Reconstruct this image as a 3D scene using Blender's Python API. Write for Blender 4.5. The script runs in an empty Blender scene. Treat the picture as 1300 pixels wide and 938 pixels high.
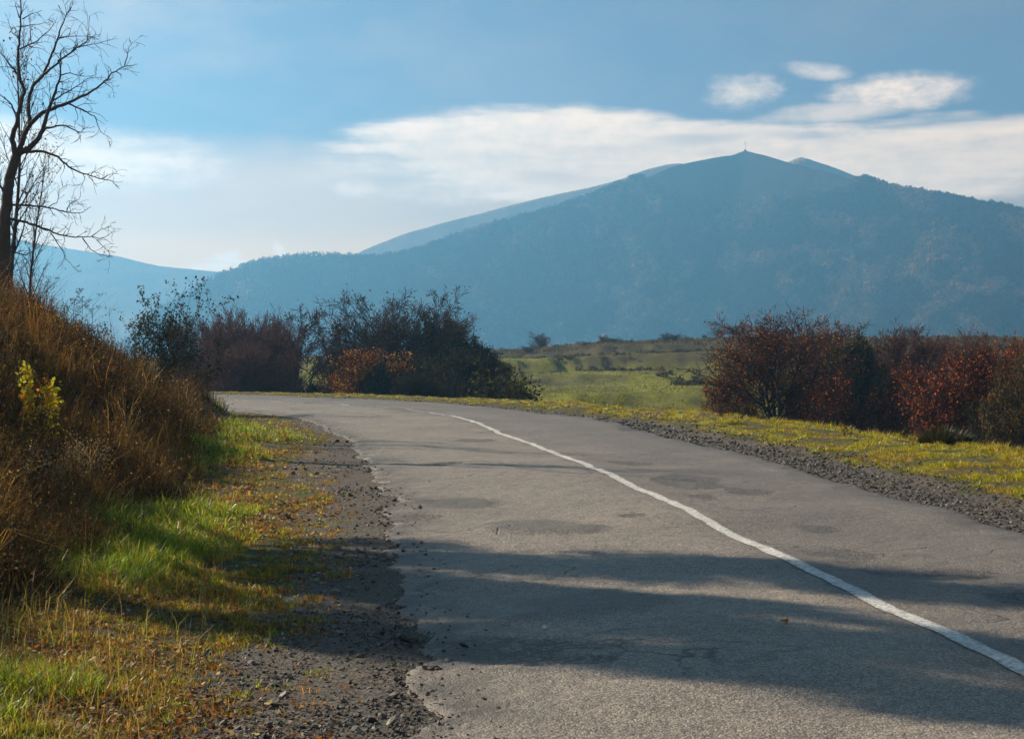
HAZE, HAZE_COL, HAZE_G = .00062, (.205, .52, .82), .52
SUN_STR, SKY_STR, SKY_DUST, EXPO = 5.0, .05, .6, 1.02
SKY_TINT = (1.34, 1.21, 1.05); CLOUD_V, VEIL, VEIL_COL = 23.0, .97, (1.62, .93, .44)
CLOUDS = [  # px, py, rx, rt, rb, slope, amp, puffy, soft, curve
    (690, 182, 285, 54, 84, 0, 1.0, .14, .6, 0), (860, 172, 260, 26, 50, -10, .95, .1, .7), (560, 208, 200, 40, 52, 12, .85, .3, 1.2), (900, 222, 560, 30, 66, 0, .55, .15, 1.5),
    (1130, 212, 260, 62, 80, 6, 1.0, .12, .65), (1000, 200, 130, 26, 40, 16, .9, .1, 1.0), (1300, 196, 190, 40, 74, 0, 1.0, .12, 1.0),
    (1150, 130, 112, 31, 24, -2, .95, .6, 1.3), (1060, 150, 140, 17, 18, 16, .65, .3, 1.2), (940, 122, 56, 28, 26, 0, .85, .75, 1.4), (1040, 97, 58, 14, 15, -6, .6, .6, 1.4),
    (130, 212, 190, 48, 46, -4, 1.0, .35, 1.1), (0, 205, 160, 54, 76, 0, 1.0, .3, 1.1), (270, 224, 48, 17, 17, 4, .65, .6, 1.3), (455, 234, 48, 24, 22, 0, .8, .8, 1.4), (590, 240, 96, 32, 30, 0, .8, .7, 1.4),
    (262, 346, 24, 12, 14, 0, .8, .7, 1.2), (283, 337, 17, 17, 20, 0, .95, .8, 1.1), (296, 330, 13, 15, 22, -5, .95, .8, 1.1), (310, 341, 20, 13, 18, 0, .95, .8, 1.1), (335, 346, 34, 8, 12, 0, .8, .7, 1.2), (354, 320, 10, 14, 20, -6, .75, .8, 1.3), (228, 347, 40, 6, 9, 0, .7, .5, 1.2),
]
GAPS = [(885, 178, 100, 11, 10, 8, .6, .75, 1.8), (1195, 166, 130, 13, 11, -4, .5, .7, 1.8), (1020, 177, 70, 10, 10, -10, .45, .75, 1.8), (480, 226, 60, 10, 12, 0, .7, .5, 1.2), (700, 225, 70, 9, 14, -6, .5, .4, 1.3), (200, 196, 60, 8, 8, 4, .5, .5, 1.2)]
import bpy, math, random
import numpy as np
from mathutils import Vector

S = bpy.context.scene
COL = S.collection
F, CX, HY, EYE = 1805.0, 650.0, 450.0, 1.68
SUN_EL, SUN_AZ = math.radians(32.0), math.radians(-60.0)      # azimuth measured from +Y, negative = left
RNG = np.random.default_rng(7)

# ---------------------------------------------------------------- noise
def _h(ix, iy, seed):
    n = (ix.astype(np.int64) * 374761393 + iy.astype(np.int64) * 668265263 + seed * 1442695041) & 0xffffffff
    n = ((n ^ (n >> 13)) * 1274126177) & 0xffffffff
    return ((n ^ (n >> 16)) & 0xffff) / 65535.0
def vnoise(x, y, seed=0):
    x = np.asarray(x, float); y = np.asarray(y, float)
    ix = np.floor(x); iy = np.floor(y); fx = x - ix; fy = y - iy
    u = fx * fx * (3 - 2 * fx); v = fy * fy * (3 - 2 * fy)
    a = _h(ix, iy, seed); b = _h(ix + 1, iy, seed); c = _h(ix, iy + 1, seed); d = _h(ix + 1, iy + 1, seed)
    return (a * (1 - u) + b * u) * (1 - v) + (c * (1 - u) + d * u) * v
def fbm(x, y, oct=4, seed=0):
    x = np.asarray(x, float); y = np.asarray(y, float)
    s = 0; a = .5; t = 0
    for k in range(oct):
        s = s + a * vnoise(x * 2 ** k + k * 17.3, y * 2 ** k - k * 9.1, seed + k); t += a; a *= .5
    return s / t                                              # 0..1
def ss(a, b, x):
    t = np.clip((np.asarray(x, float) - a) / (b - a), 0, 1); return t * t * (3 - 2 * t)

# ---------------------------------------------------------------- road edges (metres, measured from the photo)
def catmull(P, n=14):
    P = np.array(P, float); Q = np.vstack([2 * P[0] - P[1], P, 2 * P[-1] - P[-2]]); out = []
    for i in range(1, len(Q) - 2):
        for t in np.linspace(0, 1, n, endpoint=False):
            p0, p1, p2, p3 = Q[i - 1:i + 3]
            out.append(.5 * (2 * p1 + (p2 - p0) * t + (2 * p0 - 5 * p1 + 4 * p2 - p3) * t * t + (3 * p1 - p0 - 3 * p2 + p3) * t ** 3))
    out.append(P[-1]); return np.array(out)
LE = catmull([(6.2, -60), (2.1, -20), (.55, -4), (-.52, 7.6), (-.74, 9.8), (-.95, 12), (-1.27, 14.6), (-1.57, 17.6), (-2.35, 22.5), (-3.2, 28), (-4.39, 33.3),
              (-5.5, 37.4), (-7.36, 41.5), (-10.1, 45.9), (-15, 50.6), (-25, 56.8), (-45, 63.5), (-90, 71)])
RE = catmull([(12, -60), (7.9, -20), (6.4, -4), (5.3, 7.6), (4.95, 11), (4.75, 13.2), (4.6, 15), (4.38, 17.2), (4.12, 20.6), (3.85, 23.9), (3.3, 27.2), (2.2, 36.0),
              (.51, 41.5), (-1.6, 47.2), (-4.3, 51.6), (-6.9, 54.3), (-9.3, 57), (-13, 59.5), (-17, 61.4), (-25, 64.3), (-45, 70.5), (-90, 78)])
CL = catmull([(9.3, -60), (5.4, -20), (3.85, -4), (2.70, 7.58), (2.58, 8.36), (2.45, 9.5), (2.34, 10.45), (2.19, 11.7), (2.03, 14.1), (1.89, 14.58), (1.735, 16.13), (1.44, 18.95), (.91, 22.8), (.46, 25.9), (-.28, 30.0),
              (-.99, 35.7), (-1.97, 39.4), (-3.04, 43.2), (-5.4, 47.0), (-9.0, 51.0), (-13.5, 54.5), (-25, 60.3), (-45, 66.8), (-90, 74)])
def sdist(P, X, Y):
    """signed distance to polyline P: positive on its right (seen along the travel direction)."""
    X = np.asarray(X, float); Y = np.asarray(Y, float); sh = X.shape
    X = X.ravel(); Y = Y.ravel(); out = np.empty(len(X))
    A = P[:-1]; D = P[1:] - A; L2 = (D ** 2).sum(1)
    for s in range(0, len(X), 20000):
        x = X[s:s + 20000, None] - A[None, :, 0]; y = Y[s:s + 20000, None] - A[None, :, 1]
        t = np.clip((x * D[:, 0] + y * D[:, 1]) / L2, 0, 1)
        ex = x - t * D[:, 0]; ey = y - t * D[:, 1]; d2 = ex * ex + ey * ey
        k = d2.argmin(1); r = np.arange(len(k))
        cr = D[k, 0] * y[r, k] - D[k, 1] * x[r, k]
        out[s:s + 20000] = np.sqrt(d2[r, k]) * np.where(cr > 0, -1, 1)
    return out.reshape(sh)

PATCH = []                                                    # (X, Y, rx, ry, kind) : h hollow with coarse gravel, m smooth tar mound
def px2g(x, y): return ((x - CX) * EYE / (y - HY), F * EYE / (y - HY))
for (x, y, rx, ry, k) in [(1070, 708, .34, .5, 'h'), (1033, 671, .2, .4, 'h'), (793, 589, .4, .5, 'h'), (890, 631, .22, .35, 'h'), (870, 612, .5, 1.0, 'h'),
                          (805, 656, .16, .2, 'h'), (1190, 730, .5, .35, 'h'), (1300, 760, .4, .35, 'h'), (690, 822, .45, .25, 'h'), (700, 840, .4, .2, 'h'),
                          (550, 590, .45, .4, 'h'), (520, 655, .35, .3, 'h'), (600, 820, .5, .35, 'h'), (950, 625, .3, .5, 'h'), (740, 768, .62, .75, 'm'), (575, 640, .5, .5, 'm'), (690, 670, .6, .7, 'm'),
                          (600, 560, .5, .8, 'h'), (800, 545, .4, 1.2, 'h'), (430, 508, .5, 1.0, 'h')]:
    PATCH.append(px2g(x, y) + (rx, ry, k))
def patch_w(X, Y, kind):
    w = np.zeros_like(X)
    n = fbm(X * 2.6, Y * 1.9, 5, 91) - .5
    for (px, py, rx, ry, k) in PATCH:
        if k == kind:
            q = 1 - ((X - px) / rx) ** 2 - ((Y - py) / ry) ** 2 + n * 2.2 - .02
            w = np.maximum(w, ss(-.15, .55, q))
    return w
def road_base(X, Y): return (fbm(X * .45, Y * .6, 3, 3) - .5) * .075 + (fbm(X * 1.6, Y * 2.2, 3, 5) - .5) * .03
def road_z(X, Y):
    z = road_base(X, Y)
    z = z - patch_w(X, Y, 'h') * .012 + patch_w(X, Y, 'm') * .018
    dl = sdist(LE, X, Y)
    return z + .02 - .055 * np.exp(-np.clip(dl, 0, 9) / .3) * (.5 + .7 * fbm(X * 3, Y * 3, 3, 8))

def toe_of(Y): return 2.75 - 1.5 * ss(31, 43, Y)
def ground_z(X, Y):
    X = np.asarray(X, float); Y = np.asarray(Y, float)
    dL = -sdist(LE, X, Y); dR = sdist(RE, X, Y)
    n1 = fbm(X * .9, Y * .9, 4, 21) - .5; n2 = fbm(X * .22, Y * .22, 3, 33) - .5
    z = np.full(X.shape, -.13)
    # left: shoulder, verge, bank
    hb = np.interp(Y, [-60, 8, 14, 19, 26, 31, 36, 41, 46, 55, 75], [1.0, 1.1, 1.75, 2.5, 2.8, 2.6, 2.0, 1.2, .6, .25, 0])
    toe = toe_of(Y)
    zl = road_base(X, Y) * (1 - ss(.1, 1.5, dL)) - .035 + .05 * n1 * ss(0, 1, dL) + .07 * ss(1.3, 2.4, dL) * (1 + 1.4 * n2)
    q_ = np.clip((dL + 1.7 * n2 + 1.1 * n1 - toe + .1) / 4.3, 0, 1); zl = zl + hb * (.62 * q_ + .31 * q_ * q_ * (3 - 2 * q_) + .07 * ss(toe, toe + .6, dL)) + .022 * np.clip(dL - toe - 3.5, 0, 60)
    # right: shoulder, verge, fall, field
    zr_ = road_base(X, Y) * (1 - ss(.1, 1.2, dR)) - .03 + .05 * n1 * ss(0, .8, dR) + .06 * ss(1.0, 1.5, dR) * (1 + n2)
    cr = np.interp(Y, [0, 20, 40, 60], [4.2, 4.4, 4.2, 3.4])
    rid = np.interp(X, [-120, -60, -20, -2, 14, 39, 80, 200], [.8, 1.0, 1.5, 2.2, 3.5, 4.45, 4.4, 4.0]) + n2 * .5
    zf = -2.9 + (rid + 2.9) * (ss(80, 262, Y) * .35 + .65 * np.clip((Y - 84) / 166, 0, 1))
    zf = zf + 1.1 * (ss(110, 113, Y + 6 * n2 + .05 * X) - ss(94, 140, Y)) + 1.0 * (ss(140, 144, Y + 8 * n2 - .06 * X) - ss(118, 170, Y)) + 1.7 * (ss(172, 177, Y + 10 * n2 + .03 * X) - ss(140, 210, Y)) + 1.3 * (ss(208, 213, Y + 12 * n2) - ss(175, 250, Y))
    zf = zf + (.10 * n1 + .9 * (fbm(X * .13, Y * .13, 3, 37) - .5)) * ss(90, 130, Y) - 30 * ss(268, 620, Y)
    t = ss(cr - .3, cr + 9, dR + n2 * 1.5)
    zR = zr_ * (1 - t) + zf * t - .25 * n1 * t * (1 - ss(80, 120, Y))
    z = np.where(dL > -.55, zl - .12 * (1 - ss(-.55, -.3, dL)), z); z = np.where(dR > -.4, zR - .12 * (1 - ss(-.4, -.2, dR)), z)
    far = ss(60, 90, Y)
    z = np.where((Y > 90), zf, z)
    return z

# ---------------------------------------------------------------- mesh helpers
class Acc:
    def __init__(s): s.v = []; s.t = []; s.c = []; s.n = 0
    def add(s, v, t, c):
        v = np.asarray(v, np.float32).reshape(-1, 3); t = np.asarray(t, np.int64).reshape(-1, 3)
        c = np.asarray(c, np.float32)
        if c.ndim == 1: c = np.broadcast_to(c, (len(v), 3))
        s.v.append(v); s.t.append(t + s.n); s.c.append(c); s.n += len(v)
    def build(s, name, mat, parent=None, smooth=False):
        me = bpy.data.meshes.new(name)
        if s.n:
            fill(me, np.vstack(s.v), np.vstack(s.t), np.vstack(s.c), smooth)
        me.materials.append(mat)
        o = bpy.data.objects.new(name, me); COL.objects.link(o)
        if parent: o.parent = parent
        return o
def fill(me, v, f, c=None, smooth=False):
    k = f.shape[1]
    me.vertices.add(len(v)); me.vertices.foreach_set('co', np.ascontiguousarray(v, np.float32).ravel())
    me.loops.add(f.size); me.loops.foreach_set('vertex_index', np.ascontiguousarray(f, np.int32).ravel())
    me.polygons.add(len(f)); me.polygons.foreach_set('loop_start', np.arange(0, f.size, k, dtype=np.int32))
    me.polygons.foreach_set('use_smooth', np.full(len(f), smooth))
    if c is not None:
        a = me.color_attributes.new('tint', 'FLOAT_COLOR', 'POINT')
        cc = np.ones((len(v), 4), np.float32); cc[:, :c.shape[1]] = c; a.data.foreach_set('color', cc.ravel())
    me.update()
def grid(name, V, mat, attrs=None, smooth=True, kind='structure', closed_uv=None):
    """V: (rows, cols, 3) -> one quad sheet."""
    r, c, _ = V.shape
    i = np.arange(r * c).reshape(r, c)
    f = np.stack([i[:-1, :-1], i[:-1, 1:], i[1:, 1:], i[1:, :-1]], -1).reshape(-1, 4)
    me = bpy.data.meshes.new(name); fill(me, V.reshape(-1, 3), f, None if attrs is None else attrs.reshape(-1, attrs.shape[-1]), smooth)
    me.materials.append(mat); o = bpy.data.objects.new(name, me); COL.objects.link(o)
    if kind: o['kind'] = kind
    return o
def blades(acc, B, h, w, lean, col, bend=.5):
    """tapered two-step grass blades; B (n,3) bases, lean (n,2) horizontal tip offset, col (n,3)."""
    n = len(B); a = RNG.uniform(0, math.pi, n); wx = np.cos(a) * w / 2; wy = np.sin(a) * w / 2
    m = B.copy(); m[:, :2] += lean * bend * .6; m[:, 2] += h * .58
    t = B.copy(); t[:, :2] += lean; t[:, 2] += h * np.sqrt(np.clip(1 - (np.hypot(lean[:, 0], lean[:, 1]) / np.maximum(h, 1e-4)) ** 2 * .5, .2, 1))
    off = np.stack([wx, wy, np.zeros(n)], 1)
    V = np.stack([B - off, B + off, m + off * .8, m - off * .8, t], 1)
    k = np.arange(n)[:, None] * 5
    T = np.concatenate([k + [0, 1, 2], k + [0, 2, 3], k + [3, 2, 4]], 1)
    acc.add(V, T, np.repeat(col, 5, 0))
def segs(acc, p0, p1, r0, r1, col):
    """three-sided tapered twigs."""
    p0 = np.asarray(p0, float); p1 = np.asarray(p1, float); n = len(p0)
    if n == 0: return
    r0 = np.broadcast_to(np.asarray(r0, float), (n,)); r1 = np.broadcast_to(np.asarray(r1, float), (n,))
    d = p1 - p0; d = d / np.maximum(np.linalg.norm(d, axis=1, keepdims=True), 1e-6)
    ref = np.where(np.abs(d[:, 2:3]) > .8, [[1., 0, 0]], [[0., 0, 1.]])
    u = np.cross(d, ref); u /= np.linalg.norm(u, axis=1, keepdims=True); v = np.cross(d, u)
    V = []
    for (p, r) in ((p0, r0), (p1, r1)):
        for k in range(3):
            a = k * 2.0944; V.append(p + (u * math.cos(a) + v * math.sin(a)) * r[:, None])
    V = np.stack(V, 1); k = np.arange(n)[:, None] * 6
    T = np.concatenate([k + q for q in ([0, 1, 4], [0, 4, 3], [1, 2, 5], [1, 5, 4], [2, 0, 3], [2, 3, 5])], 1)
    col = np.asarray(col, float)
    acc.add(V, T, np.repeat(np.broadcast_to(col, (n, 3)), 6, 0))
def tube(acc, pts, rad, col, k=7):
    pts = np.asarray(pts, float); rad = np.asarray(rad, float); n = len(pts)
    d = np.gradient(pts, axis=0); d /= np.maximum(np.linalg.norm(d, axis=1, keepdims=True), 1e-6)
    ref = np.array([.31, .95, .05]) if abs(d[0, 2]) > .7 else np.array([.05, .1, 1.])
    u = np.cross(d, ref); u /= np.maximum(np.linalg.norm(u, axis=1, keepdims=True), 1e-6); v = np.cross(d, u)
    a = np.arange(k) * 2 * math.pi / k
    V = pts[:, None] + (u[:, None] * np.cos(a)[None, :, None] + v[:, None] * np.sin(a)[None, :, None]) * rad[:, None, None]
    i = np.arange(n * k).reshape(n, k); j = np.roll(i, -1, 1)
    T = np.concatenate([np.stack([i[:-1], j[:-1], j[1:]], -1).reshape(-1, 3), np.stack([i[:-1], j[1:], i[1:]], -1).reshape(-1, 3)])
    V = np.concatenate([V.reshape(-1, 3), pts[-1:]]); e = np.arange(k) + (n - 1) * k
    T = np.concatenate([T, np.stack([e, np.roll(e, -1), np.full(k, n * k)], -1)])
    acc.add(V, T, col)
def leaves(acc, P, size, col, flat=0.0):
    """small folded leaf quads in random directions."""
    n = len(P)
    if n == 0: return
    d = RNG.normal(size=(n, 3)); d[:, 2] *= (1 - flat); d /= np.linalg.norm(d, axis=1, keepdims=True)
    r = RNG.normal(size=(n, 3)); r[:, 2] *= (1 - flat); u = np.cross(d, r); u /= np.maximum(np.linalg.norm(u, axis=1, keepdims=True), 1e-6)
    if flat > .5: u = np.cross(d, np.array([0, 0, 1.]) + .5 * RNG.normal(size=(n, 3))); u /= np.maximum(np.linalg.norm(u, axis=1, keepdims=True), 1e-6)
    w = np.cross(d, u)
    s = np.broadcast_to(np.asarray(size, float), (n,))[:, None]
    V = np.stack([P - d * s * .5, P + u * s * .36 + w * s * .1, P + d * s * .55, P - u * s * .36 + w * s * .1], 1)
    k = np.arange(n)[:, None] * 4
    T = np.concatenate([k + [0, 1, 2], k + [0, 2, 3]], 1)
    acc.add(V, T, np.repeat(np.broadcast_to(np.asarray(col, float), (n, 3)), 4, 0))
def mix_cols(n, cols, wts=None, jit=.25):
    cols = np.array(cols); c = cols[RNG.choice(len(cols), n, p=None if wts is None else np.array(wts) / sum(wts))]
    return np.clip(c * (1 + RNG.uniform(-jit, jit, (n, 1))) * (1 + RNG.uniform(-.08, .08, (n, 3))), 0, 1)

# ---------------------------------------------------------------- materials
class NT:
    def __init__(s, nt): s.nt = nt; s.L = nt.links
    def n(s, t, **k):
        x = s.nt.nodes.new(t)
        for a, b in k.items(): setattr(x, a, b)
        return x
    def set(s, sock, val):
        if isinstance(val, bpy.types.NodeSocket): s.L.new(val, sock)
        else: sock.default_value = val
    def m(s, op, a, b=0.0, c=0.0, clamp=False):
        x = s.n('ShaderNodeMath', operation=op, use_clamp=clamp)
        for i, q in enumerate((a, b, c)): s.set(x.inputs[i], q)
        return x.outputs[0]
    def noise(s, vec, scale, detail=4, rough=.55, dim='3D'):
        x = s.n('ShaderNodeTexNoise', noise_dimensions=dim); s.set(x.inputs['Vector'], vec)
        x.inputs['Scale'].default_value = scale; x.inputs['Detail'].default_value = detail; x.inputs['Roughness'].default_value = rough
        return x.outputs[0]
    def ramp(s, f, stops, interp='LINEAR'):
        x = s.n('ShaderNodeValToRGB'); s.set(x.inputs[0], f); x.color_ramp.interpolation = interp
        e = x.color_ramp.elements
        while len(e) < len(stops): e.new(.5)
        for q, (p, c) in zip(e, stops): q.position = p; q.color = (*c, 1) if len(c) == 3 else c
        return x.outputs[0]
    def mixc(s, f, a, b, blend='MIX'):
        x = s.n('ShaderNodeMix', data_type='RGBA', blend_type=blend)
        s.set(x.inputs[0], f); s.set(x.inputs[6], a if isinstance(a, bpy.types.NodeSocket) else (*a, 1)); s.set(x.inputs[7], b if isinstance(b, bpy.types.NodeSocket) else (*b, 1))
        return x.outputs[2]
    def map(s, v, a, b, c=0., d=1.):
        x = s.n('ShaderNodeMapRange'); s.set(x.inputs[0], v)
        for i, q in enumerate((a, b, c, d)): x.inputs[i + 1].default_value = q
        return x.outputs[0]
    def vscale(s, vec, sc):
        x = s.n('ShaderNodeVectorMath', operation='MULTIPLY'); s.set(x.inputs[0], vec); x.inputs[1].default_value = sc; return x.outputs[0]
def mat(name):
    m = bpy.data.materials.new(name); m.use_nodes = True; m.node_tree.nodes.clear()
    t = NT(m.node_tree); out = t.n('ShaderNodeOutputMaterial'); return m, t, out
def plant_mat(name, transl=.4, gloss=.12, noise_scale=0):
    m, t, out = mat(name)
    at = t.n('ShaderNodeVertexColor', layer_name='tint').outputs[0]
    d = t.n('ShaderNodeBsdfDiffuse'); t.set(d.inputs[0], at)
    tr = t.n('ShaderNodeBsdfTranslucent'); t.set(tr.inputs[0], t.mixc(1.0, at, (1.25, 1.15, .7), 'MULTIPLY'))
    mx = t.n('ShaderNodeMixShader'); mx.inputs[0].default_value = transl
    t.L.new(d.outputs[0], mx.inputs[1]); t.L.new(tr.outputs[0], mx.inputs[2]); sh = mx.outputs[0]
    if gloss:
        g = t.n('ShaderNodeBsdfGlossy'); g.inputs['Roughness'].default_value = .45; g.inputs[0].default_value = (.8, .8, .75, 1)
        lw = t.n('ShaderNodeFresnel'); lw.inputs[0].default_value = 1.35
        m2 = t.n('ShaderNodeMixShader'); t.set(m2.inputs[0], t.m('MULTIPLY', lw.outputs[0], gloss * 3)); t.L.new(sh, m2.inputs[1]); t.L.new(g.outputs[0], m2.inputs[2]); sh = m2.outputs[0]
    t.L.new(sh, out.inputs[0]); return m
def bark_mat(name, rough=.85):
    m, t, out = mat(name)
    at = t.n('ShaderNodeVertexColor', layer_name='tint').outputs[0]
    pos = t.n('ShaderNodeNewGeometry').outputs['Position']
    nz = t.noise(t.vscale(pos, (1, 1, .3)), 38, 4)
    b = t.n('ShaderNodeBsdfPrincipled'); b.inputs['Roughness'].default_value = rough
    t.set(b.inputs['Base Color'], t.mixc(1.0, at, t.ramp(nz, [(.3, (.6, .6, .6)), (.7, (1.35, 1.3, 1.25))]), 'MULTIPLY'))
    bp = t.n('ShaderNodeBump'); bp.inputs['Strength'].default_value = .6; bp.inputs['Distance'].default_value = .01; t.set(bp.inputs['Height'], nz); t.L.new(bp.outputs[0], b.inputs['Normal'])
    t.L.new(b.outputs[0], out.inputs[0]); return m

M_LEAF = plant_mat('leaf_surface', .45, .0); M_GRASS = plant_mat('grass_blade', .55, .03); M_DRY = plant_mat('dry_stem', .35, .0); M_TWIG = plant_mat('twig_bark', 0.0, .0)
M_BARK = bark_mat('bark')

def asphalt():
    m, t, out = mat('worn_asphalt')
    pos = t.n('ShaderNodeNewGeometry').outputs['Position']
    at = t.n('ShaderNodeVertexColor', layer_name='tint'); sep = t.n('ShaderNodeSeparateColor'); t.L.new(at.outputs[0], sep.inputs[0])
    hol, tar, edge = sep.outputs[0], sep.outputs[1], sep.outputs[2]
    big = t.noise(pos, .55, 4, .6); mid = t.noise(pos, 3.1, 5, .65); fine = t.noise(pos, 34, 3, .6); agg = t.n('ShaderNodeTexVoronoi', feature='F1'); t.L.new(pos, agg.inputs['Vector']); agg.inputs['Scale'].default_value = 105
    base = t.ramp(big, [(.32, (.15, .126, .10)), (.5, (.23, .193, .152)), (.68, (.31, .263, .205))])
    base = t.mixc(t.map(mid, .35, .7, 0, .55), base, (.085, .075, .066))
    base = t.mixc(t.map(fine, .45, .75, 0, .55), base, (.36, .32, .265))
    cell = t.n('ShaderNodeSeparateColor'); t.L.new(agg.outputs['Color'], cell.inputs[0])
    base = t.mixc(.62, base, t.ramp(cell.outputs[0], [(0, (.04, .036, .033)), (.45, (.16, .136, .11)), (1, (.44, .38, .30))]))
    chip = t.n('ShaderNodeTexVoronoi', feature='F1'); t.L.new(pos, chip.inputs['Vector']); chip.inputs['Scale'].default_value = 34; cs = t.n('ShaderNodeSeparateColor'); t.L.new(chip.outputs['Color'], cs.inputs[0])
    hm_ = t.m('MULTIPLY', t.map(t.m('ADD', hol, t.m('MULTIPLY', t.m('SUBTRACT', mid, .5), 1.4)), .45, .85), t.map(cs.outputs[0], .25, .5, .1, 1))
    base = t.mixc(t.m('MULTIPLY', hm_, .78), base, (.04, .036, .032)); base = t.mixc(t.m('MULTIPLY', tar, .55), base, (.06, .055, .053))
    base = t.mixc(t.m('MULTIPLY', t.map(edge, .12, .75), t.map(t.m('ADD', mid, t.m('MULTIPLY', fine, .4)), .5, .8, .15, 1)), base, (.075, .064, .052))
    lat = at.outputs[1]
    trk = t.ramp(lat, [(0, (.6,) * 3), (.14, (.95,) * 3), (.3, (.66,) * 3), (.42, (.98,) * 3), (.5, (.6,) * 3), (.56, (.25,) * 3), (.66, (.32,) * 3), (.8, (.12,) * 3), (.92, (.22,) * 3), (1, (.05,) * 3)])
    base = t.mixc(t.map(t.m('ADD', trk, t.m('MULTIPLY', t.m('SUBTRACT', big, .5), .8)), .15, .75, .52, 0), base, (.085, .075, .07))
    # cracks
    wp = t.n('ShaderNodeVectorMath', operation='ADD'); t.L.new(t.vscale(t.n('ShaderNodeTexNoise').outputs[1], (0, 0, 0)), wp.inputs[1])
    nz = t.n('ShaderNodeTexNoise'); t.L.new(pos, nz.inputs['Vector']); nz.inputs['Scale'].default_value = 1.3; nz.inputs['Detail'].default_value = 4
    t.L.new(t.vscale(nz.outputs[1], (1.5, 1.5, 0)), wp.inputs[1]); t.L.new(t.vscale(pos, (1, 1, 0)), wp.inputs[0])
    vo = t.n('ShaderNodeTexVoronoi', feature='DISTANCE_TO_EDGE'); t.L.new(wp.outputs[0], vo.inputs['Vector']); vo.inputs['Scale'].default_value = .55
    crk = t.m('MULTIPLY', t.map(vo.outputs[0], .0, .012, 1, 0), t.map(t.noise(pos, .35, 2), .48, .6, 0, 1))
    base = t.mixc(t.m('MULTIPLY', crk, .8), base, (.02, .02, .02))
    b = t.n('ShaderNodeBsdfPrincipled'); b.inputs['Roughness'].default_value = .62; b.inputs['Specular IOR Level'].default_value = .3
    t.set(b.inputs['Base Color'], base)
    m2 = t.noise(pos, 9, 4, .7); base = t.mixc(t.map(m2, .5, .68, 0, .45), base, (.07, .062, .055)); t.set(b.inputs['Base Color'], base)
    h = t.m('ADD', t.m('ADD', t.m('MULTIPLY', mid, .04), t.m('MULTIPLY', m2, -.016)), t.m('MULTIPLY', fine, t.m('ADD', .010, t.m('MULTIPLY', hol, .02))))
    h = t.m('ADD', h, t.m('MULTIPLY', agg.outputs[0], t.m('SUBTRACT', -.0042, t.m('MULTIPLY', hol, .008)))); h = t.m('SUBTRACT', h, t.m('MULTIPLY', crk, .012))
    bp = t.n('ShaderNodeBump'); bp.inputs['Strength'].default_value = .9; bp.inputs['Distance'].default_value = 1.0; t.set(bp.inputs['Height'], h); t.L.new(bp.outputs[0], b.inputs['Normal'])
    t.L.new(b.outputs[0], out.inputs[0]); return m
def paint():
    m, t, out = mat('worn_road_paint')
    pos = t.n('ShaderNodeNewGeometry').outputs['Position']
    at = t.n('ShaderNodeVertexColor', layer_name='tint'); sep = t.n('ShaderNodeSeparateColor'); t.L.new(at.outputs[0], sep.inputs[0])
    wear = t.m('ADD', t.noise(pos, 28, 5, .7), t.m('MULTIPLY', sep.outputs[0], .35))
    w = t.map(wear, .54, .76, 0, .9)
    b = t.n('ShaderNodeBsdfPrincipled'); b.inputs['Roughness'].default_value = .6
    t.set(b.inputs['Base Color'], t.mixc(w, t.ramp(t.noise(pos, 6, 4), [(.3, (.46, .44, .40)), (.7, (.66, .64, .60))]), (.12, .105, .09)))
    bp = t.n('ShaderNodeBump'); bp.inputs['Strength'].default_value = .7; bp.inputs['Distance'].default_value = .008; t.set(bp.inputs['Height'], t.noise(pos, 60, 3)); t.L.new(bp.outputs[0], b.inputs['Normal'])
    t.L.new(b.outputs[0], out.inputs[0]); return m
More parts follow.
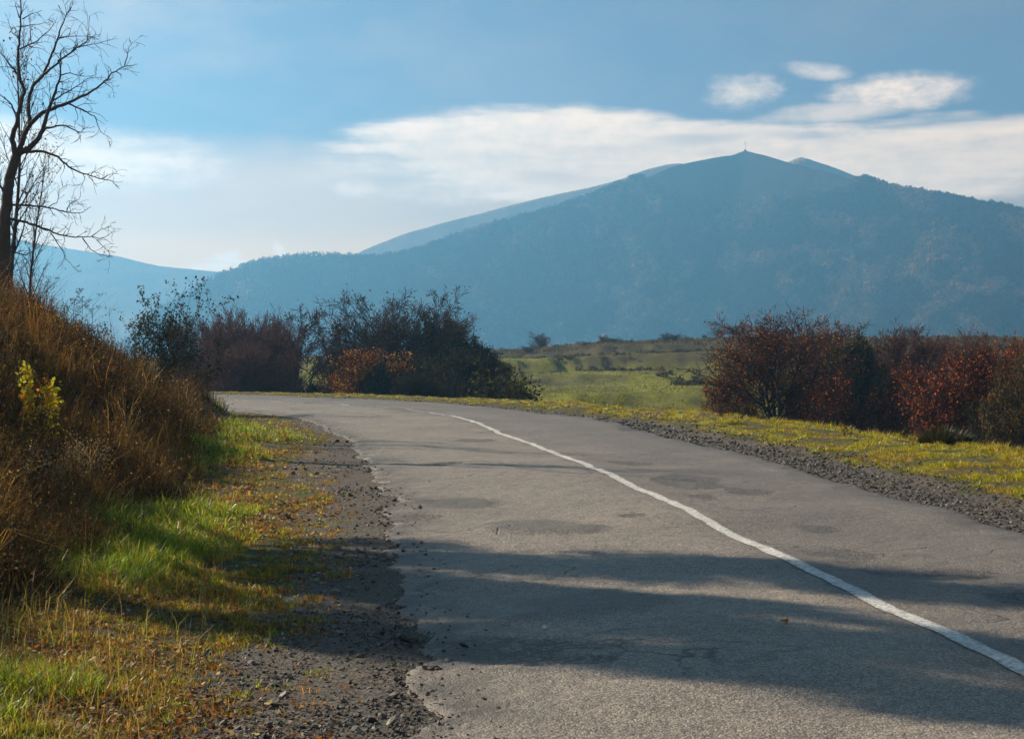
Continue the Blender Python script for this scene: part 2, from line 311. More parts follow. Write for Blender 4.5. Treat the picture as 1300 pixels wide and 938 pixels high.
def ground_mat():
    m, t, out = mat('soil_grass_gravel')
    pos = t.n('ShaderNodeNewGeometry').outputs['Position']
    at = t.n('ShaderNodeVertexColor', layer_name='tint'); sep = t.n('ShaderNodeSeparateColor'); t.L.new(at.outputs[0], sep.inputs[0])
    grv, brn, fld = sep.outputs
    n1 = t.noise(pos, 1.1, 5, .65); n2 = t.noise(pos, 7, 5, .65); n3 = t.noise(pos, 45, 4, .6); n4 = t.noise(pos, .11, 4, .6)
    green = t.ramp(n2, [(.3, (.022, .022, .008)), (.5, (.05, .05, .011)), (.7, (.10, .085, .02))])
    green = t.mixc(t.map(n1, .45, .65), green, t.ramp(n2, [(.3, (.04, .026, .012)), (.7, (.14, .09, .03))]))
    field = t.ramp(n1, [(.3, (.13, .15, .014)), (.5, (.24, .25, .02)), (.7, (.32, .28, .04))])
    field = t.mixc(t.map(n2, .5, .68, 0, .6), field, (.055, .05, .014)); field = t.mixc(t.map(n4, .42, .62), field, t.ramp(n2, [(.3, (.06, .06, .02)), (.7, (.13, .10, .04))]))
    brown = t.ramp(n2, [(.3, (.022, .014, .008)), (.5, (.06, .036, .018)), (.7, (.12, .075, .035))])
    grav = t.ramp(n3, [(.3, (.03, .026, .022)), (.5, (.085, .073, .059)), (.72, (.18, .157, .125))])
    grav = t.mixc(t.map(n1, .5, .7, 0, .6), grav, (.055, .042, .03))
    c = t.mixc(fld, green, field); c = t.mixc(brn, c, brown); c = t.mixc(t.map(t.m('ADD', grv, t.m('MULTIPLY', t.m('SUBTRACT', n2, .5), .9)), .4, .6), c, grav)
    b = t.n('ShaderNodeBsdfPrincipled'); b.inputs['Roughness'].default_value = .9; b.inputs['Specular IOR Level'].default_value = .2
    t.set(b.inputs['Base Color'], c)
    h = t.m('ADD', t.m('MULTIPLY', n2, t.m('ADD', .04, t.m('MULTIPLY', fld, .30))), t.m('MULTIPLY', n3, .012))
    bp = t.n('ShaderNodeBump'); bp.inputs['Strength'].default_value = 1; bp.inputs['Distance'].default_value = 1; t.set(bp.inputs['Height'], h); t.L.new(bp.outputs[0], b.inputs['Normal'])
    t.L.new(b.outputs[0], out.inputs[0]); return m
def stone_mat():
    m, t, out = mat('broken_stone')
    at = t.n('ShaderNodeVertexColor', layer_name='tint').outputs[0]; pos = t.n('ShaderNodeNewGeometry').outputs['Position']
    b = t.n('ShaderNodeBsdfPrincipled'); b.inputs['Roughness'].default_value = .8
    t.set(b.inputs['Base Color'], t.mixc(1.0, at, t.ramp(t.noise(pos, 90, 3), [(.3, (.7, .7, .7)), (.7, (1.3, 1.3, 1.3))]), 'MULTIPLY'))
    t.L.new(b.outputs[0], out.inputs[0]); return m
def hill_mat(name, meadow, forest):
    m, t, out = mat(name)
    pos = t.n('ShaderNodeNewGeometry').outputs['Position']
    at = t.n('ShaderNodeVertexColor', layer_name='tint'); sep = t.n('ShaderNodeSeparateColor'); t.L.new(at.outputs[0], sep.inputs[0])
    n1 = t.noise(pos, .02, 5, .6); n2 = t.noise(pos, .11, 4, .65)
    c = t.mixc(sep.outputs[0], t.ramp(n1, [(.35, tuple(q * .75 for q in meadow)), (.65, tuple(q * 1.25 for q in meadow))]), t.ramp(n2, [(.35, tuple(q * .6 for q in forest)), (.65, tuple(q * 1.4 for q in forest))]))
    b = t.n('ShaderNodeBsdfDiffuse'); t.set(b.inputs[0], c)
    bp = t.n('ShaderNodeBump'); bp.inputs['Strength'].default_value = .6; bp.inputs['Distance'].default_value = 6; t.set(bp.inputs['Height'], n2); t.L.new(bp.outputs[0], b.inputs['Normal'])
    t.L.new(b.outputs[0], out.inputs[0]); return m
M_ROAD = asphalt(); M_PAINT = paint(); M_GROUND = ground_mat(); M_STONE = stone_mat()
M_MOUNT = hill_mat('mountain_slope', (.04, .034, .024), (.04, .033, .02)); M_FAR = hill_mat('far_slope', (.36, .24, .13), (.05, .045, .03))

# ---------------------------------------------------------------- ground, road
def nonuni(lo, hi, fine_lo, fine_hi, d0, g):
    a = list(np.arange(fine_lo, fine_hi, d0)); d = d0; x = a[-1]
    while x < hi: d *= g; x += d; a.append(min(x, hi))
    d = d0; x = fine_lo; b = []
    while x > lo: d *= g; x -= d; b.append(max(x, lo))
    return np.array(b[::-1] + a)
gx = nonuni(-2300, 2300, -16, 14, .16, 1.055); gy = nonuni(-90, 3050, 4.5, 62, .16, 1.014)
GX, GY = np.meshgrid(gx, gy); GZ = ground_z(GX, GY)
dl = -sdist(LE, GX, GY); dr = sdist(RE, GX, GY)
shw = 1.12 + 1.1 * (fbm(GX * .5, GY * .3, 3, 41) - .5) - .85 * ss(22, 31, GY)
grv = np.where(dl > -.3, 1 - ss(shw - .35, shw + .35, dl), 0) * (GY < 75)
grv = np.maximum(grv, np.where(dr > -.3, 1 - ss(1.0, 1.6, dr + (fbm(GX * .8, GY * .8, 3, 43) - .5) * .8 + .035 * np.clip(GY - 28, 0, 20)), 0) * (GY < 80))
toe = toe_of(GY)
brn = np.where((dl > 0) & (GY < 75), ss(toe - .2, toe + .5, dl), 0) + np.where((dr > 5) | (GY > 90), ss(155, 225, GY + 90 * (fbm(GX * .07, GY * .05, 4, 55) - .5)) * .85 + (1 - ss(70, 88, GY)) * .6 * ss(5, 8, dr), 0)
brn = np.clip(brn, 0, 1)
fld = np.where((dr > 4) | (GY > 90), np.maximum(ss(7, 12, dr), ss(85, 92, GY)), 0.)
grid('ground', np.stack([GX, GY, GZ], -1), M_GROUND, np.stack([grv, brn, fld], -1))

def resample(P, n_at):
    L = np.concatenate([[0], np.cumsum(np.linalg.norm(np.diff(P, axis=0), axis=1))]); return np.stack([np.interp(n_at * L[-1], L, P[:, k]) for k in (0, 1)], 1)
def arclen_param(P, Ys):                                      # fraction of length at each y
    L = np.concatenate([[0], np.cumsum(np.linalg.norm(np.diff(P, axis=0), axis=1))]); return np.interp(Ys, P[:, 1], L / L[-1])
YS = np.concatenate([np.arange(-60, 4, 1.), np.arange(4, 22, .085), np.arange(22, 48, .16), np.arange(48, 76, .3)])
# rungs pair left and right edge points: along the straight by Y, round the bend by blended arc position
def pair(Y):
    f = np.clip((Y - 30) / 40, 0, 1); return Y, Y
tL = np.linspace(0, 1, 900) ** 1.0
LL = np.concatenate([[0], np.cumsum(np.linalg.norm(np.diff(LE, axis=0), axis=1))])
uu = np.concatenate([np.interp(np.concatenate([np.arange(-60, 4, 1.), np.arange(4, 22, .085), np.arange(22, 46, .16)]), LE[:, 1], LL), np.arange(np.interp(46, LE[:, 1], LL), LL[-1], .35)])
Lp = np.stack([np.interp(uu, LL, LE[:, k]) for k in (0, 1)], 1)
# nearest crossing on the right edge along the left edge normal (monotone)
RL = np.concatenate([[0], np.cumsum(np.linalg.norm(np.diff(RE, axis=0), axis=1))])
Rf = np.stack([np.interp(np.linspace(0, RL[-1], 6000), RL, RE[:, k]) for k in (0, 1)], 1)
tg = np.gradient(Lp, axis=0); tg /= np.linalg.norm(tg, axis=1, keepdims=True); nr = np.stack([tg[:, 1], -tg[:, 0]], 1)
idx = []
for p, q in zip(Lp, tg):
    along = (Rf - p) @ q; idx.append(int(np.argmin(np.abs(along) + 1e-3 * np.linalg.norm(Rf - p, axis=1))))
idx = np.maximum.accumulate(idx).astype(float)
ker = np.ones(25) / 25; idx_s = np.convolve(np.pad(idx, 12, mode='edge'), ker, 'valid')
Rp = np.stack([np.interp(idx_s, np.arange(6000), Rf[:, k]) for k in (0, 1)], 1)
NC = 92
u = np.linspace(0, 1, NC)
jl = (fbm(Lp[:, 1] * 3.4, Lp[:, 0] * 3.4, 5, 61) - .5) * .5 + (fbm(Lp[:, 1] * .4, Lp[:, 0], 2, 63) - .5) * .25
jr = (fbm(Rp[:, 1] * 1.5, Rp[:, 0] * 1.5, 4, 62) - .5) * .3
dirw = Rp - Lp; Wd = np.linalg.norm(dirw, axis=1, keepdims=True); dirw = dirw / Wd
A = Lp + dirw * jl[:, None]; B = Rp - dirw * jr[:, None]
RX = A[:, None, 0] * (1 - u) + B[:, None, 0] * u; RY = A[:, None, 1] * (1 - u) + B[:, None, 1] * u
RZ = road_z(RX, RY)
hol = patch_w(RX, RY, 'h'); tar = patch_w(RX, RY, 'm')
edg = np.maximum(np.exp(-(u * Wd) / .45), np.exp(-((1 - u) * Wd) / .3))
V = np.stack([RX, RY, RZ], -1); at = np.stack([hol, tar, edg, np.broadcast_to(u, hol.shape)], -1)
for side in (0, -1):                                          # broken edge: the sheet turns down into the shoulder
    e = V[:, side:side + 1 if side == 0 else None].copy(); e[..., 2] -= .05; e[..., :2] += (dirw * (-.05 if side == 0 else .05))[:, None]
    ea = at[:, side:side + 1 if side == 0 else None]
    V = np.concatenate([e, V], 1) if side == 0 else np.concatenate([V, e], 1); at = np.concatenate([ea, at], 1) if side == 0 else np.concatenate([at, ea], 1)
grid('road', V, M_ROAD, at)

# centre line: one long worn stripe, broken into dashes far round the bend
def stripe(Pc, w, name, jitter):
    LLc = np.concatenate([[0], np.cumsum(np.linalg.norm(np.diff(Pc, axis=0), axis=1))])
    s = np.arange(0, LLc[-1], .07); p = np.stack([np.interp(s, LLc, Pc[:, k]) for k in (0, 1)], 1)
    for k in (0, 1): p[:, k] = np.convolve(np.pad(p[:, k], 50, mode='edge'), np.ones(101) / 101, 'valid')
    g = np.gradient(p, axis=0); g /= np.linalg.norm(g, axis=1, keepdims=True); n = np.stack([g[:, 1], -g[:, 0]], 1)
    p = p + n * ((vnoise(s * .55, s * 0, 71) - .5) * jitter)[:, None]
    ww = w * (1 + .14 * (fbm(s * .9, s * 0, 3, 72) - .5)); cols = np.linspace(-.5, .5, 7)
    e = (fbm(s * 5, s * 0 + 3, 3, 73) - .5) * .016
    X = p[:, None, 0] + n[:, None, 0] * (cols * ww[:, None] + e[:, None]); Y = p[:, None, 1] + n[:, None, 1] * (cols * ww[:, None] + e[:, None])
    Z = road_z(X, Y) + .006
    return s, np.stack([X, Y, Z], -1)
s, Vc = stripe(CL, .135, 'line', .025)
wear = np.clip(.22 + .6 * ss(36, 44, Vc[..., 1]) * (vnoise(s * .45, s * 0, 77)[:, None]) + .5 * np.abs(np.linspace(-1, 1, 7)) ** 4 * .6, 0, 1.5)
grid('road_marking', Vc, M_PAINT, np.stack([wear] * 3, -1))

# ---------------------------------------------------------------- mountains
def radial(name, pts, dist, base_d, zb, matl, forest_fn, cols, back=1.6, spur=18, seed=100, ns=70):
    xs = np.array([p[0] for p in pts], float); ys = np.array([p[1] for p in pts], float)
    def f(px, s):
        px = np.asarray(px, float); s = np.asarray(s, float)
        y = np.interp(px, xs, ys) + (fbm(px * .02, px * 0, 4, seed + 9) - .5) * 3
        D = dist(px); Db = base_d(px); d = Db + (D - Db) * s
        zr = EYE + (HY - y) / F * D
        sf = np.clip(s, 0, 1); prof = sf ** 1.08
        z = zb + (zr - zb) * prof
        z = z + spur * (fbm(px * .012, s * 1.6, 4, seed) - .5) * np.sin(np.pi * sf) ** 1.0 * 2 * np.clip((zr - zb) / 150, .2, 1.2)
        bk = np.clip((s - 1) / (back - 1), 0, 1); z = z - (zr - zb) * 1.0 * bk * bk * (3 - 2 * bk) * (s > 1)
        return (px - CX) / F * d, d, z
    px = np.arange(cols[0], cols[1] + 1, cols[2]); sv = np.concatenate([np.linspace(0, 1, ns), np.linspace(1, back, 14)[1:]])
    P, Sg = np.meshgrid(px, sv); X, Y, Z = f(P, Sg)
    sy = HY - (Z - EYE) / Y * F
    fo = forest_fn(P, sy)
    grid(name, np.stack([X, Y, Z], -1), matl, np.stack([fo] * 3, -1))
    return f
RIDGE = [(-500, 470), (60, 462), (150, 436), (205, 398), (238, 383), (260, 366), (290, 353), (330, 339), (370, 334), (410, 333), (440, 334), (480, 335), (520, 328), (560, 314), (600, 299), (640, 289),
         (700, 272), (750, 256), (800, 236), (820, 227), (850, 213), (880, 205.5), (912, 199), (930, 196.5), (938, 193.5), (946, 190.5), (954, 193), (975, 198), (1000, 206), (1030, 214), (1070, 224), (1105, 237), (1130, 245), (1170, 252), (1210, 259),
         (1240, 268), (1270, 272), (1300, 279), (1400, 300), (1550, 330), (1800, 380), (2100, 440)]
def d_main(px): return np.interp(px, [-500, 238, 440, 700, 945, 1110, 1300, 2100], [1700, 1780, 1800, 1830, 1850, 1650, 1400, 1150])
def tree_line(px): return np.interp(px, [-500, 600, 690, 800, 830, 860, 950, 1050, 1100, 1115, 2100], [0, 0, 230, 225, 243, 258, 263, 252, 236, 0, 0])
def forest_main(px, sy): return ss(-6, 6, sy - tree_line(px) + 14 * (fbm(px * .05, sy * .05, 3, 5) - .5))
f_main = radial('mountain', RIDGE, d_main, lambda p: d_main(p) * np.interp(p, [238, 800, 1000, 1300], [.9, .86, .8, .76]), -34, M_MOUNT, forest_main, (-500, 2100, 5), seed=110, spur=40)
BACK = [(150, 400), (300, 372), (380, 345), (430, 330), (480, 310), (520, 295), (560, 283), (620, 268), (680, 253), (740, 240), (790, 228), (820, 216), (845, 210), (862, 208), (890, 212), (960, 230), (1100, 260), (1300, 330)]
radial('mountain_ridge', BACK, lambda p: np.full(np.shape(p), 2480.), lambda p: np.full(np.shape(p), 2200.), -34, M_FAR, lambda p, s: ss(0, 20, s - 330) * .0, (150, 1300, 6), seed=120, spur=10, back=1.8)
SHO = [(930, 260), (980, 215), (1000, 205), (1010, 201), (1017, 199.5), (1026, 201.5), (1050, 209), (1075, 219), (1100, 230), (1130, 246), (1180, 275)]
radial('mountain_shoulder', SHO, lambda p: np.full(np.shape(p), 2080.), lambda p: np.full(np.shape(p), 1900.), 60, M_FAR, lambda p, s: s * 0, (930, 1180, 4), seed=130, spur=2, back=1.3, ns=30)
FARL = [(-700, 340), (-200, 285), (0, 300), (50, 311), (100, 317), (150, 326), (200, 337), (250, 343), (290, 347.5), (340, 352), (420, 365), (520, 400), (700, 440)]
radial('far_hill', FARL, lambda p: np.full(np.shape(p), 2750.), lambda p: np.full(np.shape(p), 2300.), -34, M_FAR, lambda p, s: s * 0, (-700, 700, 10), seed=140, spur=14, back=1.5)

# forest on the slopes: one uncountable mass
def tree_soup(acc, C, h, w, conif, col):
    n = len(C); K = 46
    a = RNG.uniform(0, 2 * math.pi, (n, K)); t = RNG.uniform(0, 1, (n, K))
    prof = np.where(conif[:, None], (1 - t) * .9 + .05, np.sqrt(np.clip(1 - (2 * t - .9) ** 2 * .82, 0, 1)))
    rr = np.sqrt(RNG.uniform(.25, 1, (n, K))) * prof * w[:, None] / 2
    P = np.stack([C[:, None, 0] + np.cos(a) * rr, C[:, None, 1] + np.sin(a) * rr, C[:, None, 2] + h[:, None] * (.12 + .88 * t)], -1)
    sz = (w[:, None] * np.where(conif[:, None], .34, .40) * RNG.uniform(.6, 1.2, (n, K)))
    P = P.reshape(-1, 3); sz = sz.reshape(-1)
    tri = RNG.normal(size=(len(P), 3, 3)); tri /= np.linalg.norm(tri, axis=2, keepdims=True)
    V = P[:, None] + tri * sz[:, None, None] * .62
    acc.add(V, np.arange(len(P) * 3), np.repeat(np.repeat(col * RNG.uniform(.8, 1.2, (n, 1)), K, 0) * RNG.uniform(.75, 1.25, (n * K, 1)), 3, 0))
def forest():
    acc = Acc(); N = 34000
    px = RNG.uniform(180, 1380, N); s_ = RNG.uniform(.12, 1.0, N) ** .8
    px = np.concatenate([px, RNG.uniform(200, 1330, 2600)]); s_ = np.concatenate([s_, RNG.uniform(.972, 1.012, 2600)])
    X, Y, Z = f_main(px, s_); sy = HY - (Z - EYE) / Y * F
    fo = forest_main(px, sy) + .0
    keep = (RNG.uniform(0, 1, len(px)) < fo) & (sy < 470) & ~((np.abs(px - 900) < 215) & (sy < tree_line(px) - 4))
    px, sy, X, Y, Z = px[keep], sy[keep], X[keep], Y[keep], Z[keep]; n = len(px)
    con = (RNG.uniform(0, 1, n) < np.interp(px, [200, 280, 420, 640, 760, 900, 1400], [.9, .75, .55, .5, .3, .1, .06]) * (.45 + 1.1 * fbm(px * .02, sy * .03, 3, 9)))
    h = np.where(con, RNG.uniform(9, 15, n), RNG.uniform(7.5, 12.5, n)); w = np.where(con, h * .34, h * RNG.uniform(.7, 1.05, n))
    dec = mix_cols(n, [(.07, .05, .025), (.10, .055, .025), (.14, .075, .04), (.055, .05, .03), (.09, .065, .045)], jit=.3)
    pat = fbm(px * .03, sy * .045, 3, 19)[:, None]
    dec = dec * (.5 + 1.5 * ss(.45, .68, pat))
    col = np.where(con[:, None], mix_cols(n, [(.02, .03, .016), (.028, .036, .018)], jit=.2), dec)
    tree_soup(acc, np.stack([X, Y, Z - .6], 1), h, w, con, col)
    o = acc.build('forest', M_FOREST); o['kind'] = 'stuff'; o['label'] = 'hazy autumn forest of conifers and leafless trees covering the mountain slope'; o['category'] = 'forest'
M_FOREST = plant_mat('forest_leaf', .35, 0)
forest()

# ---------------------------------------------------------------- things: helpers
def empty(name, loc, label, cat, group=None, rz=0, sc=1):
    o = bpy.data.objects.new(name, None); COL.objects.link(o); o.location = loc; o.rotation_euler = (0, 0, rz)
    o.scale = (sc, sc, sc) if np.isscalar(sc) else sc; o.empty_display_size = .3
    o['label'] = label; o['category'] = cat
    if group: o['group'] = group
    return o
def tag(o, label, cat, group=None, kind=None):
    o['label'] = label; o['category'] = cat
    if group: o['group'] = group
    if kind: o['kind'] = kind
    return o
def dup(root, loc, label, group=None, rz=0, sc=1):
    r = root.copy(); COL.objects.link(r); r.location = loc; r.rotation_euler = (0, 0, rz); r.scale = (sc, sc, sc) if np.isscalar(sc) else sc
    r['label'] = label
    if group: r['group'] = group
    for ch in root.children:
        c = ch.copy(); COL.objects.link(c); c.parent = r
        for g in ch.children:
            d = g.copy(); COL.objects.link(d); d.parent = c
    return r
def gz(x, y): return float(ground_z(np.array([x]), np.array([y]))[0])
def spot(px, d): 
    X = (px - CX) / F * d; return (X, d, gz(X, d))

# cross on the summit
sx, sy_, sz_ = f_main(np.array([946.]), np.array([1.]))
t = empty('summit_cross', (float(sx[0]), float(sy_[0]), float(sz_[0]) - .5), 'tiny dark cross standing on the very top of the mountain', 'cross')
a = Acc(); tube(a, [(0, 0, 0), (0, 0, 7), (0, 0, 13.5)], [.26, .22, .18], (.05, .05, .05), 6); a.build('mast', M_BARK, t)
a = Acc(); tube(a, [(-1.9, 0, 10), (0, 0, 10), (1.9, 0, 10)], [.2, .2, .2], (.05, .05, .05), 6); a.build('crossbar', M_BARK, t)
a = Acc(); tube(a, [(0, 0, -.6), (0, 0, .6), (0, 0, 1.6)], [2.2, 1.6, .9], (.12, .11, .1), 9); a.build('stone_base', M_BARK, t)

# ---------------------------------------------------------------- generated trees
def gen(rng, p, d, L, r, lvl, P, paths):
    """recursive limb; P: per-level dicts."""
    q = P[lvl]; n = q['n']; pts = [np.array(p, float)]; d = np.array(d, float); d /= np.linalg.norm(d)
    for k in range(n):
        d = d + rng.normal(size=3) * q['wob'] + np.array([0, 0, q['up']]); d /= np.linalg.norm(d)
        pts.append(pts[-1] + d * L / n)
    rad = r * (1 - np.linspace(0, 1, n + 1) * q.get('taper', .8)); pts = np.array(pts)
    paths.append((lvl, pts, rad))
    if lvl + 1 < len(P):
        nc = q['kids']; nc = int(rng.integers(max(1, int(nc * .75)), int(nc * 1.25) + 2))
        for k in range(nc):
            t = q['t0'] + (1 - q['t0']) * (k + rng.uniform(.1, .9)) / nc; i = min(int(t * n), n - 1); fr = t * n - i
            b = pts[i] * (1 - fr) + pts[i + 1] * fr; ax = pts[i + 1] - pts[i]; ax /= np.linalg.norm(ax)
            rv = rng.normal(size=3); side = np.cross(ax, rv); side /= np.linalg.norm(side)
            ang = math.radians(rng.uniform(*q['ang'])); nd = ax * math.cos(ang) + side * math.sin(ang)
            cl = L * q['ratio'] * (1 - q.get('sh', .55) * t) * rng.uniform(.7, 1.25)
            gen(rng, b, nd, cl, max(rad[i] * q.get('rr', .55), .0025), lvl + 1, P, paths)
def tree_meshes(paths, bark, twigc, min_r=0.0, tube_lv=1):
    A, T = Acc(), Acc(); ends = []
    p0, p1, r0, r1, cc = [], [], [], [], []
    for lv, pts, rad in paths:
        rad = np.maximum(rad, min_r)
        if lv <= max(tube_lv, 0): tube(A if lv == 0 else T, pts, rad, bark, 7 if lv == 0 else 5)
        else:
            p0.append(pts[:-1]); p1.append(pts[1:]); r0.append(rad[:-1]); r1.append(rad[1:])
            ends.append(pts[1:])
    if p0: segs(T, np.vstack(p0), np.vstack(p1), np.concatenate(r0), np.concatenate(r1), mix_cols(sum(map(len, p0)), [twigc], jit=.25))
    return A, T, (np.vstack(ends) if ends else np.zeros((0, 3)))
def clip_env(paths, H, env, seed):
    hw, zc, rz = env; out = []
    for lv, pts, rad in paths:
        x, y, z = pts[:, 0] / (hw * H), pts[:, 1] / (hw * H), (pts[:, 2] - zc * H) / (rz * H)
        a = np.arctan2(y, x); e = np.sqrt(x * x + y * y + np.where(z > 0, z, 0) ** 2 + np.where(z < 0, z * .8, 0) ** 2)
        lim = .60 + .68 * fbm(np.cos(a) * 1.9 + 9 + seed, np.sin(a) * 1.9 + z * 2.1, 3, seed)
        bad = np.nonzero((e > lim) & (pts[:, 2] > .12 * H))[0]; k = len(pts) if len(bad) == 0 else (bad[0] + 1 if bad[0] > 0 else 0)
        if k >= 2: out.append((lv, pts[:k], rad[:k]))
    return out
def make_tree(name, label, cat, seed, P, stems, height, r, bark, twigc, leafc=None, leafn=0, leafs=.09, min_r=.006, leaf_z=(0, 1), group=None, spread=.25, leaf_out=.12, tube_lv=1, env=None):
    """height-metre tree rooted at the origin: trunk (+ limbs), twigs, leaves."""
    rng = np.random.default_rng(seed); paths = []; cuts = [0]
    for k in range(stems):
        a = rng.uniform(0, 6.28); tilt = spread * (rng.uniform(.3, 1) if stems > 1 else .25)
        b = np.array([math.cos(a), math.sin(a), 0]) * ((.05 if stems > 2 else .006) * height * (stems > 1)) * rng.uniform(.2, 1)
        gen(rng, b - [0, 0, .15], [math.cos(a) * tilt, math.sin(a) * tilt, 1], height * (rng.uniform(.72, 1) if stems > 1 else 1) * .86, r * (rng.uniform(.6, 1) if stems > 1 else 1), 0, P, paths)
        if env: paths[cuts[-1]:] = clip_env(paths[cuts[-1]:], height, env, seed)
        cuts.append(len(paths))
    A, T, ends = tree_meshes(paths, bark, twigc, min_r, tube_lv)
    root = empty(name, (0, 0, 0), label, cat, group)
    if 2 <= stems <= 4:
        for c0, c1 in zip(cuts[:-1], cuts[1:]): tree_meshes([q for q in paths[c0:c1] if q[0] == 0], bark, twigc, min_r, tube_lv)[0].build('trunk', M_BARK, root, True)
    else: A.build('trunk', M_BARK, root, True)
    T.build('twigs', M_TWIG, root)
    if leafc is not None and leafn and len(ends):
        zt = ends[:, 2].max(); ok = ends[(ends[:, 2] >= leaf_z[0] * zt) & (ends[:, 2] <= leaf_z[1] * zt)]
        Lp_ = ok[RNG.integers(0, len(ok), leafn)] + RNG.normal(size=(leafn, 3)) * leaf_out
        L = Acc(); cl = mix_cols(leafn, leafc, jit=.35); leaves(L, Lp_, RNG.uniform(.6, 1.3, leafn) * leafs, cl); L.build('crown', M_LEAF, root)
    root['h0'] = float(np.percentile(ends[:, 2], 97.5)); root['w0'] = float(np.mean([np.percentile(ends[:, k], 96) - np.percentile(ends[:, k], 4) for k in (0, 1)]))
    return root
def LV(n, wob, up, kids, t0, ang, ratio, sh=.55, rr=.55, taper=.8): return dict(n=n, wob=wob, up=up, kids=kids, t0=t0, ang=ang, ratio=ratio, sh=sh, rr=rr, taper=taper)
P_ROUND = [LV(9, .06, .04, 15, .16, (30, 66), .62, .45), LV(7, .12, .07, 10, .2, (25, 60), .5, .4), LV(5, .16, .06, 9, .15, (25, 65), .5, .4), LV(3, .2, .05, 0, 0, (0, 0), 0)]
P_SHRUB = [LV(7, .09, .06, 12, .12, (22, 55), .52, .4), LV(6, .13, .1, 10, .12, (20, 50), .48, .4), LV(4, .17, .08, 7, .1, (20, 55), .5, .3), LV(3, .2, .06, 0, 0, (0, 0), 0)]
P_OPEN = [LV(9, .05, .03, 13, .40, (26, 62), .62, .42), LV(7, .12, .07, 10, .2, (25, 60), .5, .4), LV(5, .16, .06, 8, .15, (25, 65), .5, .4), LV(3, .2, .05, 0, 0, (0, 0), 0)]
P_THIN = [LV(9, .05, .03, 14, .48, (35, 70), .40, .5), LV(6, .14, .05, 8, .15, (25, 60), .5, .4), LV(4, .18, .04, 7, .1, (25, 60), .5, .4), LV(3, .2, .05, 0, 0, (0, 0), 0)]

PURPLE = (.065, .045, .043); DARKT = (.05, .042, .038); REDT = (.085, .045, .035)
PROTO = {}
def proto(kind):
    if kind in PROTO: return PROTO[kind]
    b = (.035, .03, .027)
    if kind == 'purple': o = make_tree('bare_shrub', '', 'shrub', 11, P_SHRUB, 9, 5.5, .05, b, (.105, .06, .054), [(.15, .06, .05), (.12, .05, .045)], 3600, .06, .0075, (.3, 1), spread=.5, env=(.42, .42, .46))
    if kind == 'thin': o = make_tree('bare_tree', '', 'tree', 12, P_THIN, 2, 6, .085, b, DARKT, [(.10, .04, .03), (.07, .04, .03)], 900, .08, .007, (.45, 1), spread=.2, env=(.26, .68, .34))
    if kind == 'big': o = make_tree('bare_tree', '', 'tree', 13, P_OPEN, 3, 7, .14, b, DARKT, [(.08, .045, .035)], 1800, .08, .0075, (.4, 1), spread=.5, env=(.5, .62, .38))
    if kind == 'orange': o = make_tree('autumn_tree', '', 'tree', 14, P_ROUND, 2, 6, .10, b, DARKT, [(.42, .17, .025), (.36, .10, .02), (.40, .24, .03), (.2, .08, .02)], 4200, .10, .007, (.05, .8), spread=.35, env=(.4, .5, .46))
    if kind == 'maroon': o = make_tree('autumn_tree', '', 'tree', 15, P_OPEN, 4, 6.5, .15, b, (.07, .042, .038), [(.13, .048, .038), (.09, .04, .034), (.17, .06, .036), (.22, .08, .03), (.34, .16, .03)], 4600, .085, .007, (.3, 1), spread=.27, env=(.56, .60, .40))
    if kind == 'dark': o = make_tree('dense_shrub', '', 'shrub', 16, P_SHRUB, 8, 4.5, .05, b, (.04, .034, .03), [(.028, .034, .018), (.04, .042, .022), (.05, .04, .025)], 9000, .09, .008, (.0, 1), spread=.55, env=(.5, .38, .48))
    if kind == 'ever': o = make_tree('ivy_clad_tree', '', 'tree', 17, P_ROUND, 2, 5, .1, b, (.03, .03, .022), [(.018, .026, .014), (.026, .034, .018)], 12000, .10, .007, (.05, 1), spread=.35, env=(.38, .5, .45))
    if kind == 'red': o = make_tree('autumn_shrub', '', 'shrub', 18, P_SHRUB, 8, 4.5, .05, b, REDT, [(.32, .075, .034), (.22, .06, .034), (.42, .13, .03), (.14, .05, .035), (.09, .045, .034)], 4600, .08, .0065, (.0, 1), spread=.5, env=(.46, .4, .48))
    if kind == 'green': o = make_tree('autumn_tree', '', 'tree', 19, P_ROUND, 2, 5, .09, b, DARKT, [(.09, .08, .024), (.06, .06, .022), (.16, .11, .03), (.12, .06, .03)], 3600, .09, .006, (.05, 1), spread=.4, env=(.44, .5, .46))
    if kind == 'twiggy': o = make_tree('bare_shrub', '', 'shrub', 20, P_SHRUB, 4, 3.5, .035, b, (.11, .085, .068), [(.14, .10, .06)], 300, .09, .007, (.2, 1), spread=.42)
    if kind == 'low': o = make_tree('low_bush', '', 'shrub', 21, P_SHRUB, 9, 1.2, .02, b, (.045, .038, .03), [(.045, .048, .02), (.07, .06, .02), (.03, .03, .016)], 5200, .05, .003, (.0, 1), spread=.9)
    PROTO[kind] = [o, False]; return PROTO[kind]
def plant(kind, px, d, ytop, label, group=None, wpx=None, rz=None):
    pr = proto(kind); o = pr[0]; x, y, z = spot(px, d)
    H = EYE + (HY - ytop) / F * d - z; sc = H / o['h0']
    sxy = sc if wpx is None else (wpx * d / F) / o['w0']
    rz = RNG.uniform(0, 6.28) if rz is None else rz
    if not pr[1]:
        pr[1] = True; o.location = (x, y, z - .05); o.rotation_euler = (0, 0, rz); o.scale = (sxy, sxy, sc); o['label'] = label
        if group: o['group'] = group
        return o
    return dup(o, (x, y, z - .05), label, group, rz, (sxy, sxy, sc))
GL, GR, GH, GF = 'shrubs and trees beyond the bend', 'autumn trees behind the right verge', 'bare shrubs on the field crest', 'trees shading the road from the left bank'
